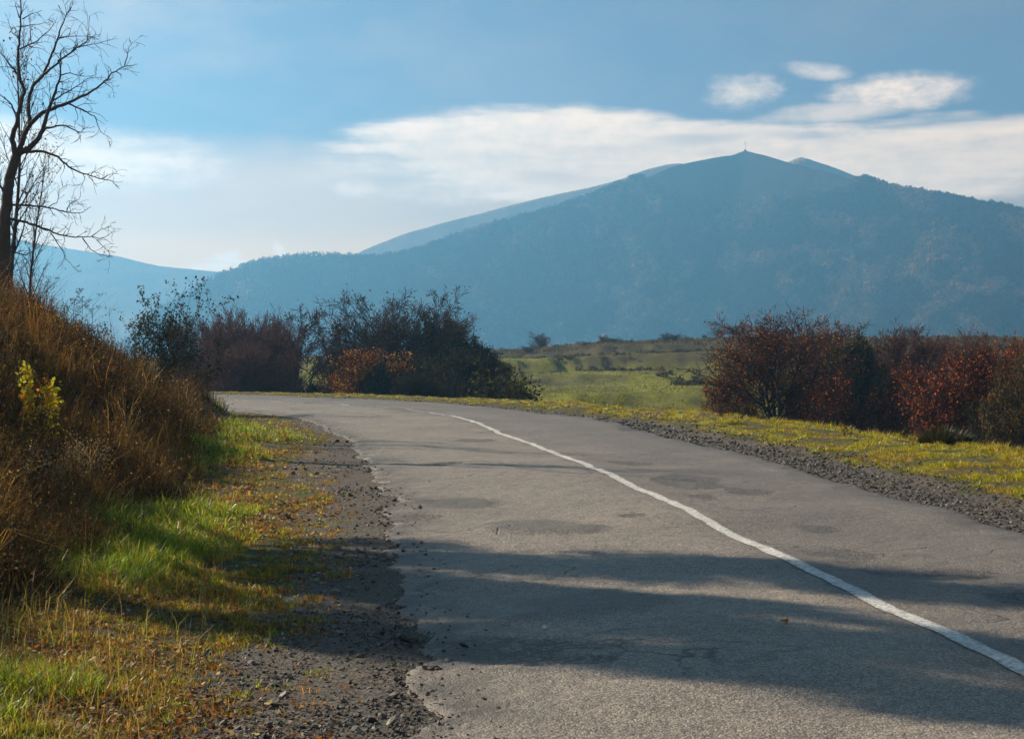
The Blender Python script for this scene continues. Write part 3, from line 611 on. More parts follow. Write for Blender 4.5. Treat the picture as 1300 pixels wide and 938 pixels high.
for a in [
    ('purple', 250, 78, 412, 'purple-brown leafless shrub half hidden by the roadside bush, leftmost beyond the bend', GL, 60),
    ('purple', 280, 74, 406, 'tallest purplish leafless shrub in the thicket at the far bend, spiky top', GL, 66),
    ('purple', 312, 79, 411, 'purple-brown leafless shrub in the middle of the thicket beyond the bend', GL, 66),
    ('purple', 342, 75, 414, 'purple-brown leafless shrub at right in the thicket beyond the bend', GL, 62),
    ('purple', 297, 68, 440, 'low mauve twiggy shrub in front of the thicket, close to the far road edge', GL, 70),
    ('purple', 344, 69, 446, 'low mauve twiggy shrub in front of the thicket, beside two thin trees', GL, 60),
    ('purple', 366, 82, 430, 'small leafless shrub between the purple thicket and the thin trees', GL, 34),
    ('thin', 396, 70, 394, 'tall thin dark tree with two bare trunks beside the far road edge', GL, 56),
    ('thin', 416, 76, 412, 'slender bare tree just right of the twin trunked thin tree', GL, 42),
    ('big', 447, 78, 403, 'bare dark tree spreading above the orange leaved tree', GL, 92),
    ('orange', 464, 71, 420, 'small tree with bright orange lower leaves near the far road edge', GL, 74),
    ('orange', 432, 73, 456, 'low orange and yellow leaved bush left of the bright orange tree', GL, 46),
    ('maroon', 487, 80, 410, 'reddish brown tree between the orange tree and the tallest round tree', GL, 66),
    ('big', 518, 76, 374, 'tallest bare round crowned tree of the group at the bend', GL, 118),
    ('ever', 553, 80, 411, 'dense dark green ivy covered tree right of the tallest bare tree', GL, 62),
    ('purple', 573, 84, 408, 'reddish leafless shrub with upright twigs behind the dark ivy covered tree', GL, 46),
    ('dark', 600, 78, 441, 'dark rounded bush at right end of the group, next to the green field', GL, 62),
    ('dark', 626, 86, 458, 'dark bush sloping down to the field, rightmost of the group', GL, 54),
    ('dark', 570, 73, 452, 'dark bush in front of the ivy covered tree', GL, 80),
    ('dark', 528, 71, 462, 'dark low bush under the tallest bare tree', GL, 84),
    ('dark', 490, 70, 472, 'dark low bush right of the orange tree, at the road edge', GL, 60),
    ('dark', 545, 67, 480, 'lowest dark bush beside the bright grass tongue', GL, 64),
    ('dark', 386, 77, 492, 'dark low bush at the foot of the thin trees', GL, 60),
    ('green', 426, 86, 462, 'yellowish bush seen between the thin trees and the orange tree', GL, 30),
    ('low', 632, 62, 486, 'small dark spreading bush alone on the grass by the outer road edge', None, 62),
    ('maroon', 988, 62, 408, 'large round reddish brown tree with forked dark trunks right of the field', GR, 150),
    ('maroon', 1052, 74, 430, 'dark red crowned tree leaning behind the large round one', GR, 90),
    ('red', 935, 64, 478, 'low reddish shrub at left foot of the large round tree', GR, 60),
    ('dark', 1092, 66, 440, 'tall dark leafless looking bush right of the large round tree', GR, 84),
    ('red', 1066, 58, 482, 'brownish red low shrub in front of the tall dark bush', GR, 70),
    ('purple', 1118, 72, 452, 'purple-grey leafless shrub between the dark bush and the dome of bare twigs', GR, 70),
    ('purple', 1170, 70, 428, 'tall dome of bare dark twigs behind the red shrubs', GR, 92),
    ('purple', 1213, 68, 434, 'bare dark twigged shrub peaking above the red shrubs near the crest', GR, 84),
    ('red', 1148, 58, 470, 'brown and rust coloured shrub left of the red shrub', GR, 74),
    ('red', 1196, 50, 474, 'deep red shrub in the middle of the right thicket', GR, 74),
    ('red', 1240, 48, 452, 'brightest orange red shrub with upright stems behind the dark grass tussock', GR, 92),
    ('red', 1282, 50, 444, 'red leaved shrub near the right edge behind the greenish tree', GR, 80),
    ('green', 1300, 42, 452, 'olive green leaved tree at the right edge of the verge', GR, 66),
    ('dark', 1262, 44, 505, 'low dark bush left of the olive green tree at the verge', GR, 50),
    ('purple', 1330, 60, 446, 'leafless dark shrub cut by the right edge of the photo', GR, 80),
    ('twiggy', 690, 226, 424, 'lone bare tree on the crest just right of the dark bushes', GH, 26), ('twiggy', 668, 215, 439, 'low brown bare shrub on the crest beside the dark bushes', GH, 22),
    ('twiggy', 764, 246, 426, 'bare shrub in the clump on the middle of the field crest', GH, 15), ('twiggy', 776, 248, 428, 'bare shrub in the clump on the middle of the field crest', GH, 16), ('twiggy', 788, 247, 431, 'bare shrub in the clump on the middle of the field crest', GH, 14),
    ('twiggy', 745, 244, 433, 'single low bare shrub left of the clump on the field crest', GH, 10), ('twiggy', 843, 249, 424, 'pale bare shrub in the pair on the crest above the yellow grass', GH, 16), ('twiggy', 855, 249, 423, 'pale bare shrub in the pair on the crest above the yellow grass', GH, 17),
    ('twiggy', 913, 250, 415, 'small upright bare shrub on the crest left of the round tree', GH, 12), ('twiggy', 934, 252, 411, 'pale bare shrub on the crest behind the left side of the round tree', GH, 20),
    ('thin', 1066, 252, 412, 'thin bare sapling on the crest right of the round tree, left of two', GH, 6), ('thin', 1076, 252, 414, 'thin bare sapling on the crest right of the round tree, right of two', GH, 8),
    ('twiggy', 1157, 250, 414, 'tiny bare shrub on the crest above the dome of twigs', GH, 13),
    ('dark', 470, 74, 462, 'dark low bush directly under the bright orange leaves', GL, 50), ('dark', 338, 84, 452, 'dark bush filling the gap behind the purple thicket', GL, 60), ('dark', 285, 86, 452, 'dark bush behind the left part of the purple thicket', GL, 70), ('dark', 584, 82, 446, 'dark bush between the ivy covered tree and the end of the group', GL, 56),
    ('red', 1022, 62, 484, 'low brown shrub at the right foot of the large round tree', GR, 50), ('purple', 1272, 57, 446, 'bare dark shrub behind the brightest red shrub', GR, 84), ('maroon', 1078, 76, 440, 'dark maroon crowned tree between the round tree and the tall dark bush', GR, 90), ('dark', 1170, 60, 478, 'dark low bush in front of the dome of bare twigs', GR, 80),
]: plant(*a)


# ---------------------------------------------------------------- the bare tree at the left edge, limbs measured from the photo
TB = 26.0
def tw(px, py, d): return np.array([(px - CX) / F * d, d, EYE + (HY - py) / F * d])
def limb_pts(poly, y0, z_wander, seed, scale=3.909, oy=0):
    rng = np.random.default_rng(seed); out = []; d = y0
    for i, (x, y) in enumerate(poly):
        out.append(tw(x / scale, (y + oy) / scale, d)); d += rng.normal() * .06 + z_wander * .12
    p = np.array(out); L = np.concatenate([[0], np.cumsum(np.linalg.norm(np.diff(p, axis=0), axis=1))]); s = np.linspace(0, L[-1], max(4, int(L[-1] / .07)))
    q = np.stack([np.interp(s, L, p[:, k]) for k in range(3)], 1); j = rng.normal(size=q.shape) * .006; j[0] = 0; j[-1] = 0
    return q + j
base = tw(2, 398, TB); bz = gz(base[0], TB)
bt = empty('bare_tree', (base[0], TB, bz), 'gnarled leafless tree silhouetted against the sky on the bank, at the left edge', 'tree')
O0 = np.array([base[0], TB, bz]); BRK = (.035, .028, .024)
a = Acc(); tp = limb_pts([(2, 1640), (6, 1560), (12, 1400), (18, 1280), (24, 1100), (40, 930), (62, 835), (86, 762)], TB, 0, 1)
tp[0, 2] = bz - .2
tube(a, tp - O0, np.linspace(.13, .085, len(tp)), BRK, 10); trunk = a.build('trunk', M_BARK, bt, True)
LIMBS = [  # polyline in enlarged photo pixels, start radius, depth drift
    ([(80, 772), (58, 690), (85, 610), (105, 500), (125, 455), (95, 375), (88, 290), (95, 210), (103, 120), (100, 0), (96, -60)], .055, -.5),
    ([(90, 765), (125, 660), (150, 620), (140, 550), (145, 480), (165, 420), (215, 370), (260, 270), (290, 180), (325, 80), (355, 36)], .055, .6),
    ([(95, 760), (150, 735), (190, 690), (215, 640), (235, 560), (265, 480), (300, 380), (305, 250)], .06, -.2),
    ([(143, 622), (190, 580), (230, 550), (340, 510), (440, 465), (520, 410), (560, 360), (620, 328), (665, 325)], .045, .3),
    ([(118, 756), (200, 750), (280, 775), (330, 820), (400, 860), (500, 888), (560, 900), (592, 938)], .03, -.6),
    ([(222, 638), (320, 620), (360, 640), (403, 662), (415, 640), (470, 628)], .022, .4),
    ([(340, 515), (420, 550), (470, 580), (500, 660), (552, 690)], .018, -.3),
    ([(165, 425), (250, 342), (340, 270), (430, 205), (472, 175)], .032, -.4),
    ([(285, 305), (330, 280), (380, 235), (450, 225), (548, 198)], .018, .5),
    ([(95, 375), (50, 325), (0, 262), (-60, 240)], .022, .3),
    ([(82, 585), (60, 520), (0, 465), (-50, 430)], .022, -.3),
    ([(97, 245), (160, 220), (215, 180), (270, 120), (242, 97)], .016, .4),
    ([(103, 132), (170, 125), (240, 116)], .013, .2), ([(110, 97), (160, 68), (207, 54)], .012, .2), ([(98, 200), (60, 160), (38, 98)], .011, .2),
    ([(96, 90), (80, 50), (76, 20)], .012, -.2),
    ([(262, 500), (350, 450), (440, 388), (512, 385)], .016, .3), ([(303, 375), (345, 362), (390, 380), (470, 378)], .013, .2), ([(300, 440), (350, 452), (410, 458)], .01, -.2),
    ([(618, 328), (632, 275), (642, 235), (658, 212)], .012, 0.), ([(520, 412), (560, 440), (545, 468)], .01, .2),
    ([(25, 1020), (150, 1018), (260, 1034), (330, 1054), (400, 1058), (452, 1026)], .026, .2), ([(330, 1054), (350, 1010), (395, 988), (400, 950)], .011, -.2), ([(240, 1030), (290, 1000), (290, 950), (330, 920)], .01, .3),
    ([(22, 1078), (150, 1110), (230, 1140), (310, 1170), (380, 1178), (450, 1174), (500, 1185), (535, 1170)], .03, -.3), ([(410, 1182), (450, 1240), (500, 1268), (552, 1272)], .012, .2),
    ([(250, 1155), (300, 1228), (330, 1290), (382, 1340)], .012, -.2), ([(455, 1172), (500, 1138), (548, 1122)], .01, .1), ([(480, 1190), (520, 1230), (545, 1262)], .008, .1),
    ([(22, 1240), (60, 1250), (130, 1268), (200, 1220), (248, 1202)], .018, .3), ([(40, 905), (100, 880), (150, 850)], .02, .4), ([(30, 960), (-20, 900), (-60, 840)], .03, .4),
    ([(240, 545), (250, 470), (245, 405)], .01, .2), ([(215, 640), (250, 655), (283, 692)], .008, .2), ([(230, 550), (205, 490), (185, 490)], .008, -.2), ([(440, 878), (465, 905), (482, 926)], .010, .1), ([(508, 888), (545, 866), (582, 862)], .01, .1),
    ([(290, 28), (305, 55), (322, 82)], .009, 0), ([(330, 72), (326, 45), (322, 28)], .006, 0), ([(290, 190), (350, 182), (420, 178), (470, 186)], .013, .2), ([(432, 200), (440, 140), (445, 80)], .01, .2), ([(150, 205), (150, 150), (145, 80)], .009, .2)]
limb_ends = []
for k, (poly, r, dw) in enumerate(LIMBS):
    p = limb_pts(poly, TB + .12 * ((k * 7) % 5 - 2) * (k > 4), dw, 40 + k)
    la = Acc(); rad = np.maximum(r * (1 - np.linspace(0, 1, len(p)) ** .8 * .86), .0045); tube(la, p - O0, rad, BRK, 7)
    # side twigs
    rng = np.random.default_rng(300 + k); nt = int(len(p) * .8)
    for i in rng.integers(2, len(p), nt):
        ax = p[i] - p[i - 1]; ax /= np.linalg.norm(ax); rv = rng.normal(size=3); sd = np.cross(ax, rv); sd /= np.linalg.norm(sd); sd[1] *= .6
        d = ax * rng.uniform(.3, .9) + sd * .8 + np.array([0, 0, .15]); d /= np.linalg.norm(d); L = rng.uniform(.12, .5) * (1.15 - .5 * i / len(p)); n = max(3, int(L / .05)); q = [p[i]]
        for s_ in range(n):
            d = d + rng.normal(size=3) * .28; d /= np.linalg.norm(d); q.append(q[-1] + d * L / n)
        q = np.array(q); rr = np.linspace(min(rad[i] * .6, .008), .003, n + 1); segs(la, q[:-1] - O0, q[1:] - O0, rr[:-1], rr[1:], BRK)
        for b in range(rng.integers(0, 3)):
            j = rng.integers(1, n); d2 = d + rng.normal(size=3) * .8; d2 /= np.linalg.norm(d2); m = q[j] + d2 * L * .3; e = m + (d2 + rng.normal(size=3) * .4) * L * .15
            segs(la, np.array([q[j], m]) - O0, np.array([m, e]) - O0, [.004, .0032], [.0032, .0025], BRK)
    la.build('branch', M_BARK, bt, True)

# slim upright trees behind it at the left edge
P_POP = [LV(12, .03, .02, 26, .08, (18, 34), .26, .35), LV(6, .07, .10, 7, .1, (18, 40), .5, .4), LV(4, .12, .1, 3, .1, (20, 45), .5, .4), LV(3, .15, .08, 0, 0, (0, 0), 0)]
pop = make_tree('slender_tree', 'thin upright leafless tree with fine vertical twigs behind the gnarled one', 'tree', 31, P_POP, 1, 6.4, .055, BRK, (.045, .038, .033), [(.12, .07, .03)], 160, .07, .0035, (0, 1), group='slim trees behind the gnarled tree', tube_lv=0)
x, y, z = spot(11, 31); pop.location = (x, y, z)
x, y, z = spot(36, 29); dup(pop, (x, y, z), 'short slim leafless tree with vertical twigs just right of the gnarled trunk', None, 2.0, .60)
x, y, z = spot(-4, 33); dup(pop, (x, y, z), 'slim leafless tree cut by the left edge of the photo', None, 4.0, .98)

# trees on the bank just outside the frame: they throw the bands of shade over the road
P_CAST = [LV(10, .05, .03, 24, .34, (35, 65), .27, .45), LV(7, .12, .07, 9, .2, (25, 60), .5, .4), LV(5, .16, .06, 6, .15, (25, 65), .5, .4), LV(3, .2, .05, 0, 0, (0, 0), 0)]
cst = make_tree('roadside_tree', 'broadest brown leaved tree on the left bank, between the slim one and the second', 'tree', 41, P_CAST, 1, 7.6, .12, BRK, (.05, .04, .035), [(.14, .075, .025), (.2, .11, .03), (.1, .06, .025)], 30000, .085, .004, (.36, 1), group=GF, spread=.1, leaf_out=.14)
cst['label'] = 'broadest brown leaved tree on the left bank, third from the camera'; cst.location = (-8.8, 16.6, gz(-8.8, 16.6) - .1); cst.scale = (.68, .68, 1.0)
for (x, y, s, sz, rz, lab) in [(-8.6, 13.0, .46, 1.0, 1.1, 'slim brown leaved tree on the left bank, nearest the camera'), (-8.7, 14.5, .70, 1.08, 2.2, 'brown leaved tree on the left bank, second from the camera'), (-10.4, 16.4, .36, 1.0, 4.1, 'slim brown leaved tree on the left bank, set back behind the others')]:
    dup(cst, (x, y, gz(x, y) - .1), lab, None, rz, (s, s, sz))

# ---------------------------------------------------------------- bushes and saplings on the bank
def stem_plant(name, label, cat, px, py, d, h, n, seed, spread, leafc, leafn, leafs, stemc=(.06, .045, .035), r=.007, lean=0, group=None, twig=6, lz=.2, mat_=None, base=None, twl=(.12, .34)):
    rng = np.random.default_rng(seed); x, y, z = spot(px, d) if base is None else base
    o = empty(name, (x, y, z - .04), label, cat, group); A = Acc(); pts_all = []
    for k in range(n):
        a_ = rng.uniform(0, 6.28); dd = np.array([math.cos(a_) * spread + lean, math.sin(a_) * spread, 1.]); p = np.array([rng.normal() * .06, rng.normal() * .06, 0]) * (1 if n > 1 else 0); L = h * rng.uniform(.65, 1.05) if n > 1 else h
        q = [p]; m = 9
        for s_ in range(m):
            dd = dd + rng.normal(size=3) * .07 + [0, 0, .04]; dd /= np.linalg.norm(dd); q.append(q[-1] + dd * L / m)
        q = np.array(q); rr = np.linspace(r, r * .35, m + 1); tube(A, q, rr, stemc, 5); pts_all.append(q[int(m * lz):])
        for b in range(twig):
            i = rng.integers(int(m * lz), m); sd = rng.normal(size=3); sd[2] = abs(sd[2]) + .5; sd /= np.linalg.norm(sd); l2 = L * rng.uniform(*twl); w = [q[i]]
            for s_ in range(5): sd = sd + rng.normal(size=3) * .15; sd /= np.linalg.norm(sd); w.append(w[-1] + sd * l2 / 5)
            w = np.array(w); segs(A, w[:-1], w[1:], np.linspace(r * .45, r * .22, 5), np.linspace(r * .4, r * .2, 5), stemc); pts_all.append(w[1:])
    A.build('stems', M_TWIG, o)
    if leafn:
        e = np.vstack(pts_all); P_ = e[rng.integers(0, len(e), leafn)] + rng.normal(size=(leafn, 3)) * leafs * .6
        L = Acc(); leaves(L, P_, RNG.uniform(.7, 1.25, leafn) * leafs, mix_cols(leafn, leafc, jit=.25)); L.build('leaves', mat_ or M_LEAF, o)
    return o
DK = [(.022, .026, .014), (.035, .036, .018), (.045, .04, .02)]
stem_plant('leafy_bush', 'tall dark round leaved bush at the end of the bank, dark against the blue mountain', 'bush', 212, 0, 41, 3.3, 20, 51, .27, DK, 3000, .075, r=.011, twig=11, lz=.25)
stem_plant('leafy_bush', 'dark leaved bush leaning over the far road at the end of the bank', 'bush', 240, 0, 40, 2.5, 12, 52, .42, DK, 1400, .065, r=.010, twig=12, lz=.3, lean=.30)
stem_plant('leafy_bush', 'smaller dark leaved bush left of the tallest dark bush', 'bush', 176, 0, 41, 2.3, 8, 53, .22, DK, 1000, .072, r=.009, twig=10, lz=.25)
stem_plant('bare_shrub', 'low tangle of grey leafless twigs below the dark leaved bush, beside the road end', 'shrub', 238, 0, 38, 1.35, 16, 54, .7, [(.07, .045, .02)], 160, .04, (.10, .075, .055), .007, twig=9)
stem_plant('sapling', 'thin sapling with a few orange and yellow leaves against the blue hill', 'sapling', 139, 0, 40, 2.0, 2, 55, .12, [(.55, .3, .04), (.5, .2, .03), (.16, .12, .04)], 46, .085, r=.008, twig=7, lz=.35)
YL = [(.42, .46, .04), (.50, .48, .05), (.36, .42, .05), (.55, .38, .04)]
for (px, lab, hh, sd, n_, spec) in [(28, 'yellow green leaved sapling glowing on the bank, left one of the pair', .85, 56, 2, 230), (60, 'yellow green leaved sapling glowing on the bank, taller right one of the pair', .95, 57, 2, 250)]:
    d = 14.8; X = (px - CX) / F * d; zt = EYE + (HY - 457) / F * d; hh = zt - gz(X, d) + .04
    o = stem_plant('sapling', lab, 'sapling', px, 0, d, hh, n_, sd, .02, YL + [(.5, .22, .03)], spec, .055, (.12, .08, .05), .006, twig=14, lz=.42, twl=(.02, .055), group='glowing saplings on the bank', base=(X, d, max(gz(X, d), zt - hh + .04)))
WEED = (.05, .036, .026)
for i, (px, d, h, lab) in enumerate([(92, 32, 1.15, 'dry umbel weed with flat seed heads on the bank crest, left of three'), (103, 33, 1.2, 'dry umbel weed with flat seed heads on the bank crest, middle of three'), (116, 33.5, 1.0, 'dry umbel weed with flat seed heads on the bank crest, right of three')]):
    x, y, z = spot(px, d); rng = np.random.default_rng(70 + i); o = empty('umbel_weed', (x, y, z), lab, 'weed', 'dry umbel weeds on the bank crest'); A = Acc()
    tube(A, [(0, 0, 0), (.02, 0, h * .5), (.03, .02, h)], [.007, .006, .004], WEED, 5)
    for k in range(6):
        t_ = rng.uniform(.55, 1); an = rng.uniform(0, 6.28); p = np.array([.03 * t_, .01, h * t_]); e = p + np.array([math.cos(an) * .16, math.sin(an) * .16, .2 + .05 * rng.normal()]) * (.6 + .5 * t_)
        segs(A, [p], [e], .004, .003, WEED); B_ = Acc()
        for q in range(11):
            an = rng.uniform(0, 6.28); rr = .085 * math.sqrt(rng.uniform()); f = e + np.array([math.cos(an) * rr, math.sin(an) * rr, .055]); segs(B_, [e], [f], .002, .0016, WEED); segs(B_, [f], [f + [0, 0, .012]], .009, .007, WEED)
        B_.build('seed_head', M_TWIG, o)
    A.build('stem', M_TWIG, o)
for i, (px, py, d, lab, col, n_, h) in enumerate([
    (52, 395, 28, 'small shrub with orange leaves near the top of the bank below the gnarled tree', [(.5, .19, .025), (.42, .14, .02), (.3, .2, .03)], 240, .8),
    (68, 418, 26, 'shrub with dull yellow green leaves at the middle of the bank', [(.28, .26, .04), (.34, .26, .04)], 300, .7),
    (88, 455, 25, 'ochre leaved low shrub glowing on the bank right of the saplings', [(.42, .24, .05), (.36, .18, .04)], 420, .6),
    (134, 462, 27, 'small shrub with rusty red leaves low on the bank', [(.38, .10, .05), (.3, .08, .04)], 260, .55),
    (150, 478, 27.5, 'small orange red leaved shrub beside the rusty one on the bank', [(.36, .13, .04), (.28, .09, .04)], 180, .5)]):
    X = (px - CX) / F * d; stem_plant('low_shrub', lab, 'shrub', px, 0, d, h, 8, 80 + i, .45, col, n_, .05, (.07, .05, .035), .006, twig=7, lz=.3, group='small coloured shrubs on the bank')

# ---------------------------------------------------------------- bank: dry stems, uncountable
def scatter(n, xlo, xhi, ylo, yhi, power=1.0):
    y = ylo + (yhi - ylo) * RNG.uniform(0, 1, n) ** power; return RNG.uniform(xlo, xhi, n), y
def view_scatter(n, ylo, yhi, pxlo, pxhi):                    # even on screen in depth: density falls with distance
    inv = RNG.uniform(1 / yhi ** .75, 1 / ylo ** .75, n); y = inv ** (-1 / .75); return (RNG.uniform(pxlo, pxhi, n) - CX) / F * y, y
acc = Acc()
X, Y = view_scatter(17000, 7.2, 50, -420, 330); dL = -sdist(LE, X, Y); toe = toe_of(Y)
nz = fbm(X * 1.1, Y * 1.1, 3, 201)
k = (dL > toe - .1 + 1.1 * (nz - .5)) & (dL < toe + 6.5); X, Y, dL, toe, nz = X[k], Y[k], dL[k], toe[k], nz[k]; n = len(X)
H_ = RNG.uniform(.2, .66, n) * (.45 + 1.15 * nz) * (.85 + .15 * ss(0, .8, dL - toe)) * np.interp(Y, [8, 30, 44], [.95, 1.05, .8]); H_ = np.where(RNG.uniform(0, 1, n) < .09, H_ * 1.8, H_)
R_ = RNG.uniform(.05, .2, n); zone = fbm(X * .5 + 7, Y * .5, 3, 205)
PAL = np.array([(.085, .055, .032), (.055, .037, .024), (.13, .085, .042), (.04, .031, .022), (.25, .16, .06), (.17, .10, .04), (.36, .25, .11), (.14, .065, .03), (.07, .08, .022), (.28, .15, .04)])
wts = np.where((zone > .52)[:, None], [[1, .6, 2, .4, 3, 3, 1.6, 1.6, .5, 1.2]], [[3, 3, 2, 2.4, .8, .8, .4, .6, 1.0, .15]]); cum = np.cumsum(wts / wts.sum(1, keepdims=True), 1); pick = (RNG.uniform(0, 1, (n, 1)) > cum).sum(1)
CC = PAL[np.clip(pick, 0, 9)] * RNG.uniform(.5, 1.35, (n, 1)) * [.98, .98, 1.02]; TL = RNG.normal(size=(n, 2)) * .38
K = 20; m = n * K; i_ = np.repeat(np.arange(n), K); an = RNG.uniform(0, 6.28, m); rr = R_[i_] * np.sqrt(RNG.uniform(0, 1, m)); ox, oy = np.cos(an) * rr, np.sin(an) * rr
bx, by = X[i_] + ox, Y[i_] + oy; bz = ground_z(X, Y)[i_]
h = H_[i_] * RNG.uniform(.45, 1.1, m); ln = np.stack([ox, oy], 1) * 1.3 + TL[i_] * h[:, None] + RNG.normal(size=(m, 2)) * (h * .38)[:, None]
blades(acc, np.stack([bx, by, bz - .05], 1), h, RNG.uniform(.004, .009, m) * np.clip(Y[i_] / 16, .8, 2.2), ln, CC[i_] * RNG.uniform(.7, 1.35, (m, 1)))
q = RNG.integers(0, m, 260000); f_ = RNG.uniform(.1, 1.0, len(q)); P_ = np.stack([bx[q] + ln[q, 0] * f_ * .8, by[q] + ln[q, 1] * f_ * .8, bz[q] + h[q] * f_ * .95], 1) + RNG.normal(size=(len(q), 3)) * .025
leaves(acc, P_, RNG.uniform(.012, .036, len(q)) * np.clip(Y[i_[q]] / 20, .75, 1.6), np.clip(CC[i_[q]] * RNG.uniform(.7, 1.6, (len(q), 1)), 0, 1))
o = acc.build('dry_brush', M_DRY); tag(o, 'dense tangle of dry brown stems and leaves covering the left bank', 'dry brush', None, 'stuff')
# bare woody shrubs standing in the brush
for i, (px, d, h, lab) in enumerate([(-10, 15, .95, 'dark leafless shrub on the bank at the left edge below the saplings'), (22, 22, 1.0, 'leafless twiggy shrub on the bank above the saplings'), (70, 29, 1.0, 'leafless twiggy shrub on the crest right of the orange leaved shrub'),
                                     (96, 21, .8, 'brown twiggy shrub in the middle of the bank right of the saplings'), (150, 25, .9, 'dark twiggy shrub in the brush below the dark leaved bush'), (118, 15.5, .75, 'grey brown twiggy shrub low on the bank, nearest the grass'), (188, 27, .85, 'brown twiggy shrub where the brush meets the grass strip'), (40, 30.5, 1.25, 'leafless shrub with thin arching twigs beside the gnarled trunk')]):
    stem_plant('woody_shrub', lab, 'shrub', px, 0, d, h, 13, 120 + i, .6, [(.10, .06, .03), (.16, .08, .03), (.07, .06, .025)], 240, .03, (.055, .04, .03), .006, twig=10, lz=.2, group='leafless shrubs in the bank brush')
for i in range(30):
    d = float(RNG.uniform(12, 38)); px = float(RNG.uniform(-30, 200)); X_ = (px - CX) / F * d; dl_ = -float(sdist(LE, np.array([X_]), np.array([d]))[0])
    if not (3.1 < dl_ < 8): continue
    gcol = [[(.05, .06, .02), (.07, .075, .022), (.10, .09, .03)], [(.09, .055, .03), (.14, .075, .03)], [(.06, .045, .03), (.04, .035, .022)]][i % 3]
    stem_plant('woody_shrub', ['small green brown leaved shrub tangled into the brush of the bank', 'small brown leaved shrub tangled into the brush of the bank', 'small dark leaved shrub tangled into the brush of the bank'][i % 3], 'shrub', px, 0, d, .75 * float(RNG.uniform(.8, 1.3)), 11, 400 + i, .6, gcol, 520, .035, (.05, .038, .03), .005, twig=9, lz=.15, group='small leafy shrubs in the bank brush')
# grey seed-head clump near the foot of the bank
for i, (px, d, lab) in enumerate([(100, 13.4, 'pale grey clump of dry seed heads at the foot of the bank'), (48, 12.4, 'pale grey clump of dry seed heads nearest the left edge')]):
    x, y, z = spot(px, d); o = empty('seed_head_clump', (x, y, z), lab, 'dry plant', 'grey seed head clumps'); A, B_ = Acc(), Acc(); rng = np.random.default_rng(140 + i)
    for s_ in range(38):
        an = rng.uniform(0, 6.28); hh = rng.uniform(.35, .62); e = np.array([math.cos(an) * .26 * rng.uniform(.2, 1), math.sin(an) * .26 * rng.uniform(.2, 1), hh]); b = e * [.25, .25, 0]; segs(A, [b, (b + e) / 2 + [0, 0, .04]], [(b + e) / 2 + [0, 0, .04], e], .003, .002, (.16, .12, .08))
        pp = e + rng.normal(size=(16, 3)) * [.035, .035, .06] - [0, 0, .05]; leaves(B_, pp, .018, mix_cols(16, [(.30, .25, .18), (.2, .16, .11)]))
    A.build('stems', M_DRY, o); B_.build('foliage', M_DRY, o)

# ---------------------------------------------------------------- green grass on the left verge and the right verge
GR_ = [(.17, .26, .022), (.22, .30, .028), (.13, .20, .02), (.28, .30, .04)]; YE = [(.34, .26, .045), (.27, .18, .04), (.36, .20, .05), (.24, .12, .03)]
def tufts(acc, X, Y, h, R, K, w, col, lean=.35, splay=1.0, dz=.006):
    n = len(X); i_ = np.repeat(np.arange(n), K); m = n * K; an = RNG.uniform(0, 6.28, m); rr = R[i_] * np.sqrt(RNG.uniform(0, 1, m)); ox, oy = np.cos(an) * rr, np.sin(an) * rr
    hh = h[i_] * RNG.uniform(.4, 1.1, m); tl = RNG.normal(size=(n, 2)) * .3; Z = ground_z(X, Y)
    ln = np.stack([ox, oy], 1) * splay + tl[i_] * hh[:, None] + RNG.normal(size=(m, 2)) * (hh * lean)[:, None]
    blades(acc, np.stack([X[i_] + ox, Y[i_] + oy, Z[i_] - dz], 1), hh, w[i_] * RNG.uniform(.7, 1.3, m), ln, np.clip(col[i_] * RNG.uniform(.6, 1.45, (m, 1)), 0, 1))
acc = Acc()
X, Y = view_scatter(90000, 5.2, 47, -330, 480); dL = -sdist(LE, X, Y); toe = toe_of(Y)
sh = 1.12 + 1.1 * (fbm(X * .5, Y * .3, 3, 41) - .5) - .85 * ss(22, 31, Y)
pt = fbm(X * .9, Y * .9, 3, 211); cl_ = fbm(X * 3.1, Y * 3.1, 3, 213)
lush = ss(sh + .25, sh + 1.1, dL + .9 * (pt - .5)) * ss(.36, .56, fbm(X * .6 + 3, Y * .35, 3, 215) + .10 * ss(9, 7, Y))
dens = ss(sh - .6, sh + .5, dL + 1.1 * (fbm(X * 2.2, Y * 2.2, 3, 212) - .5)) * (1 - ss(toe + .1, toe + 1.0, dL)) * (.12 + .88 * ss(.38, .6, cl_ + .16 * lush))
k = RNG.uniform(0, 1, len(X)) < dens; X, Y, lush, cl_ = X[k], Y[k], lush[k], cl_[k]; n = len(X)
far_ = np.clip(Y / 11, .8, 2.4)
h = (.016 + .03 * RNG.uniform(0, 1, n)) * (.6 + 1.0 * cl_) * (1 + 2.3 * lush) * RNG.uniform(.7, 1.5, n)
g = (RNG.uniform(0, 1, n) < .14 + .8 * lush)[:, None]
col = np.where(g, mix_cols(n, GR_), mix_cols(n, YE + [(.17, .17, .03), (.12, .07, .03)]))
tufts(acc, X, Y, h, RNG.uniform(.02, .07, n) * (.7 + .6 * lush) * far_ ** .5, 9, RNG.uniform(.0042, .0078, n) * far_, col)
X, Y = view_scatter(26000, 5.2, 40, -330, 300); dL = -sdist(LE, X, Y); toe = toe_of(Y); k = (dL > 1.2) & (dL < toe + .9) & (RNG.uniform(0, 1, len(X)) < .08 + .5 * ss(1.8, 2.8, dL)); X, Y = X[k], Y[k]; n = len(X)
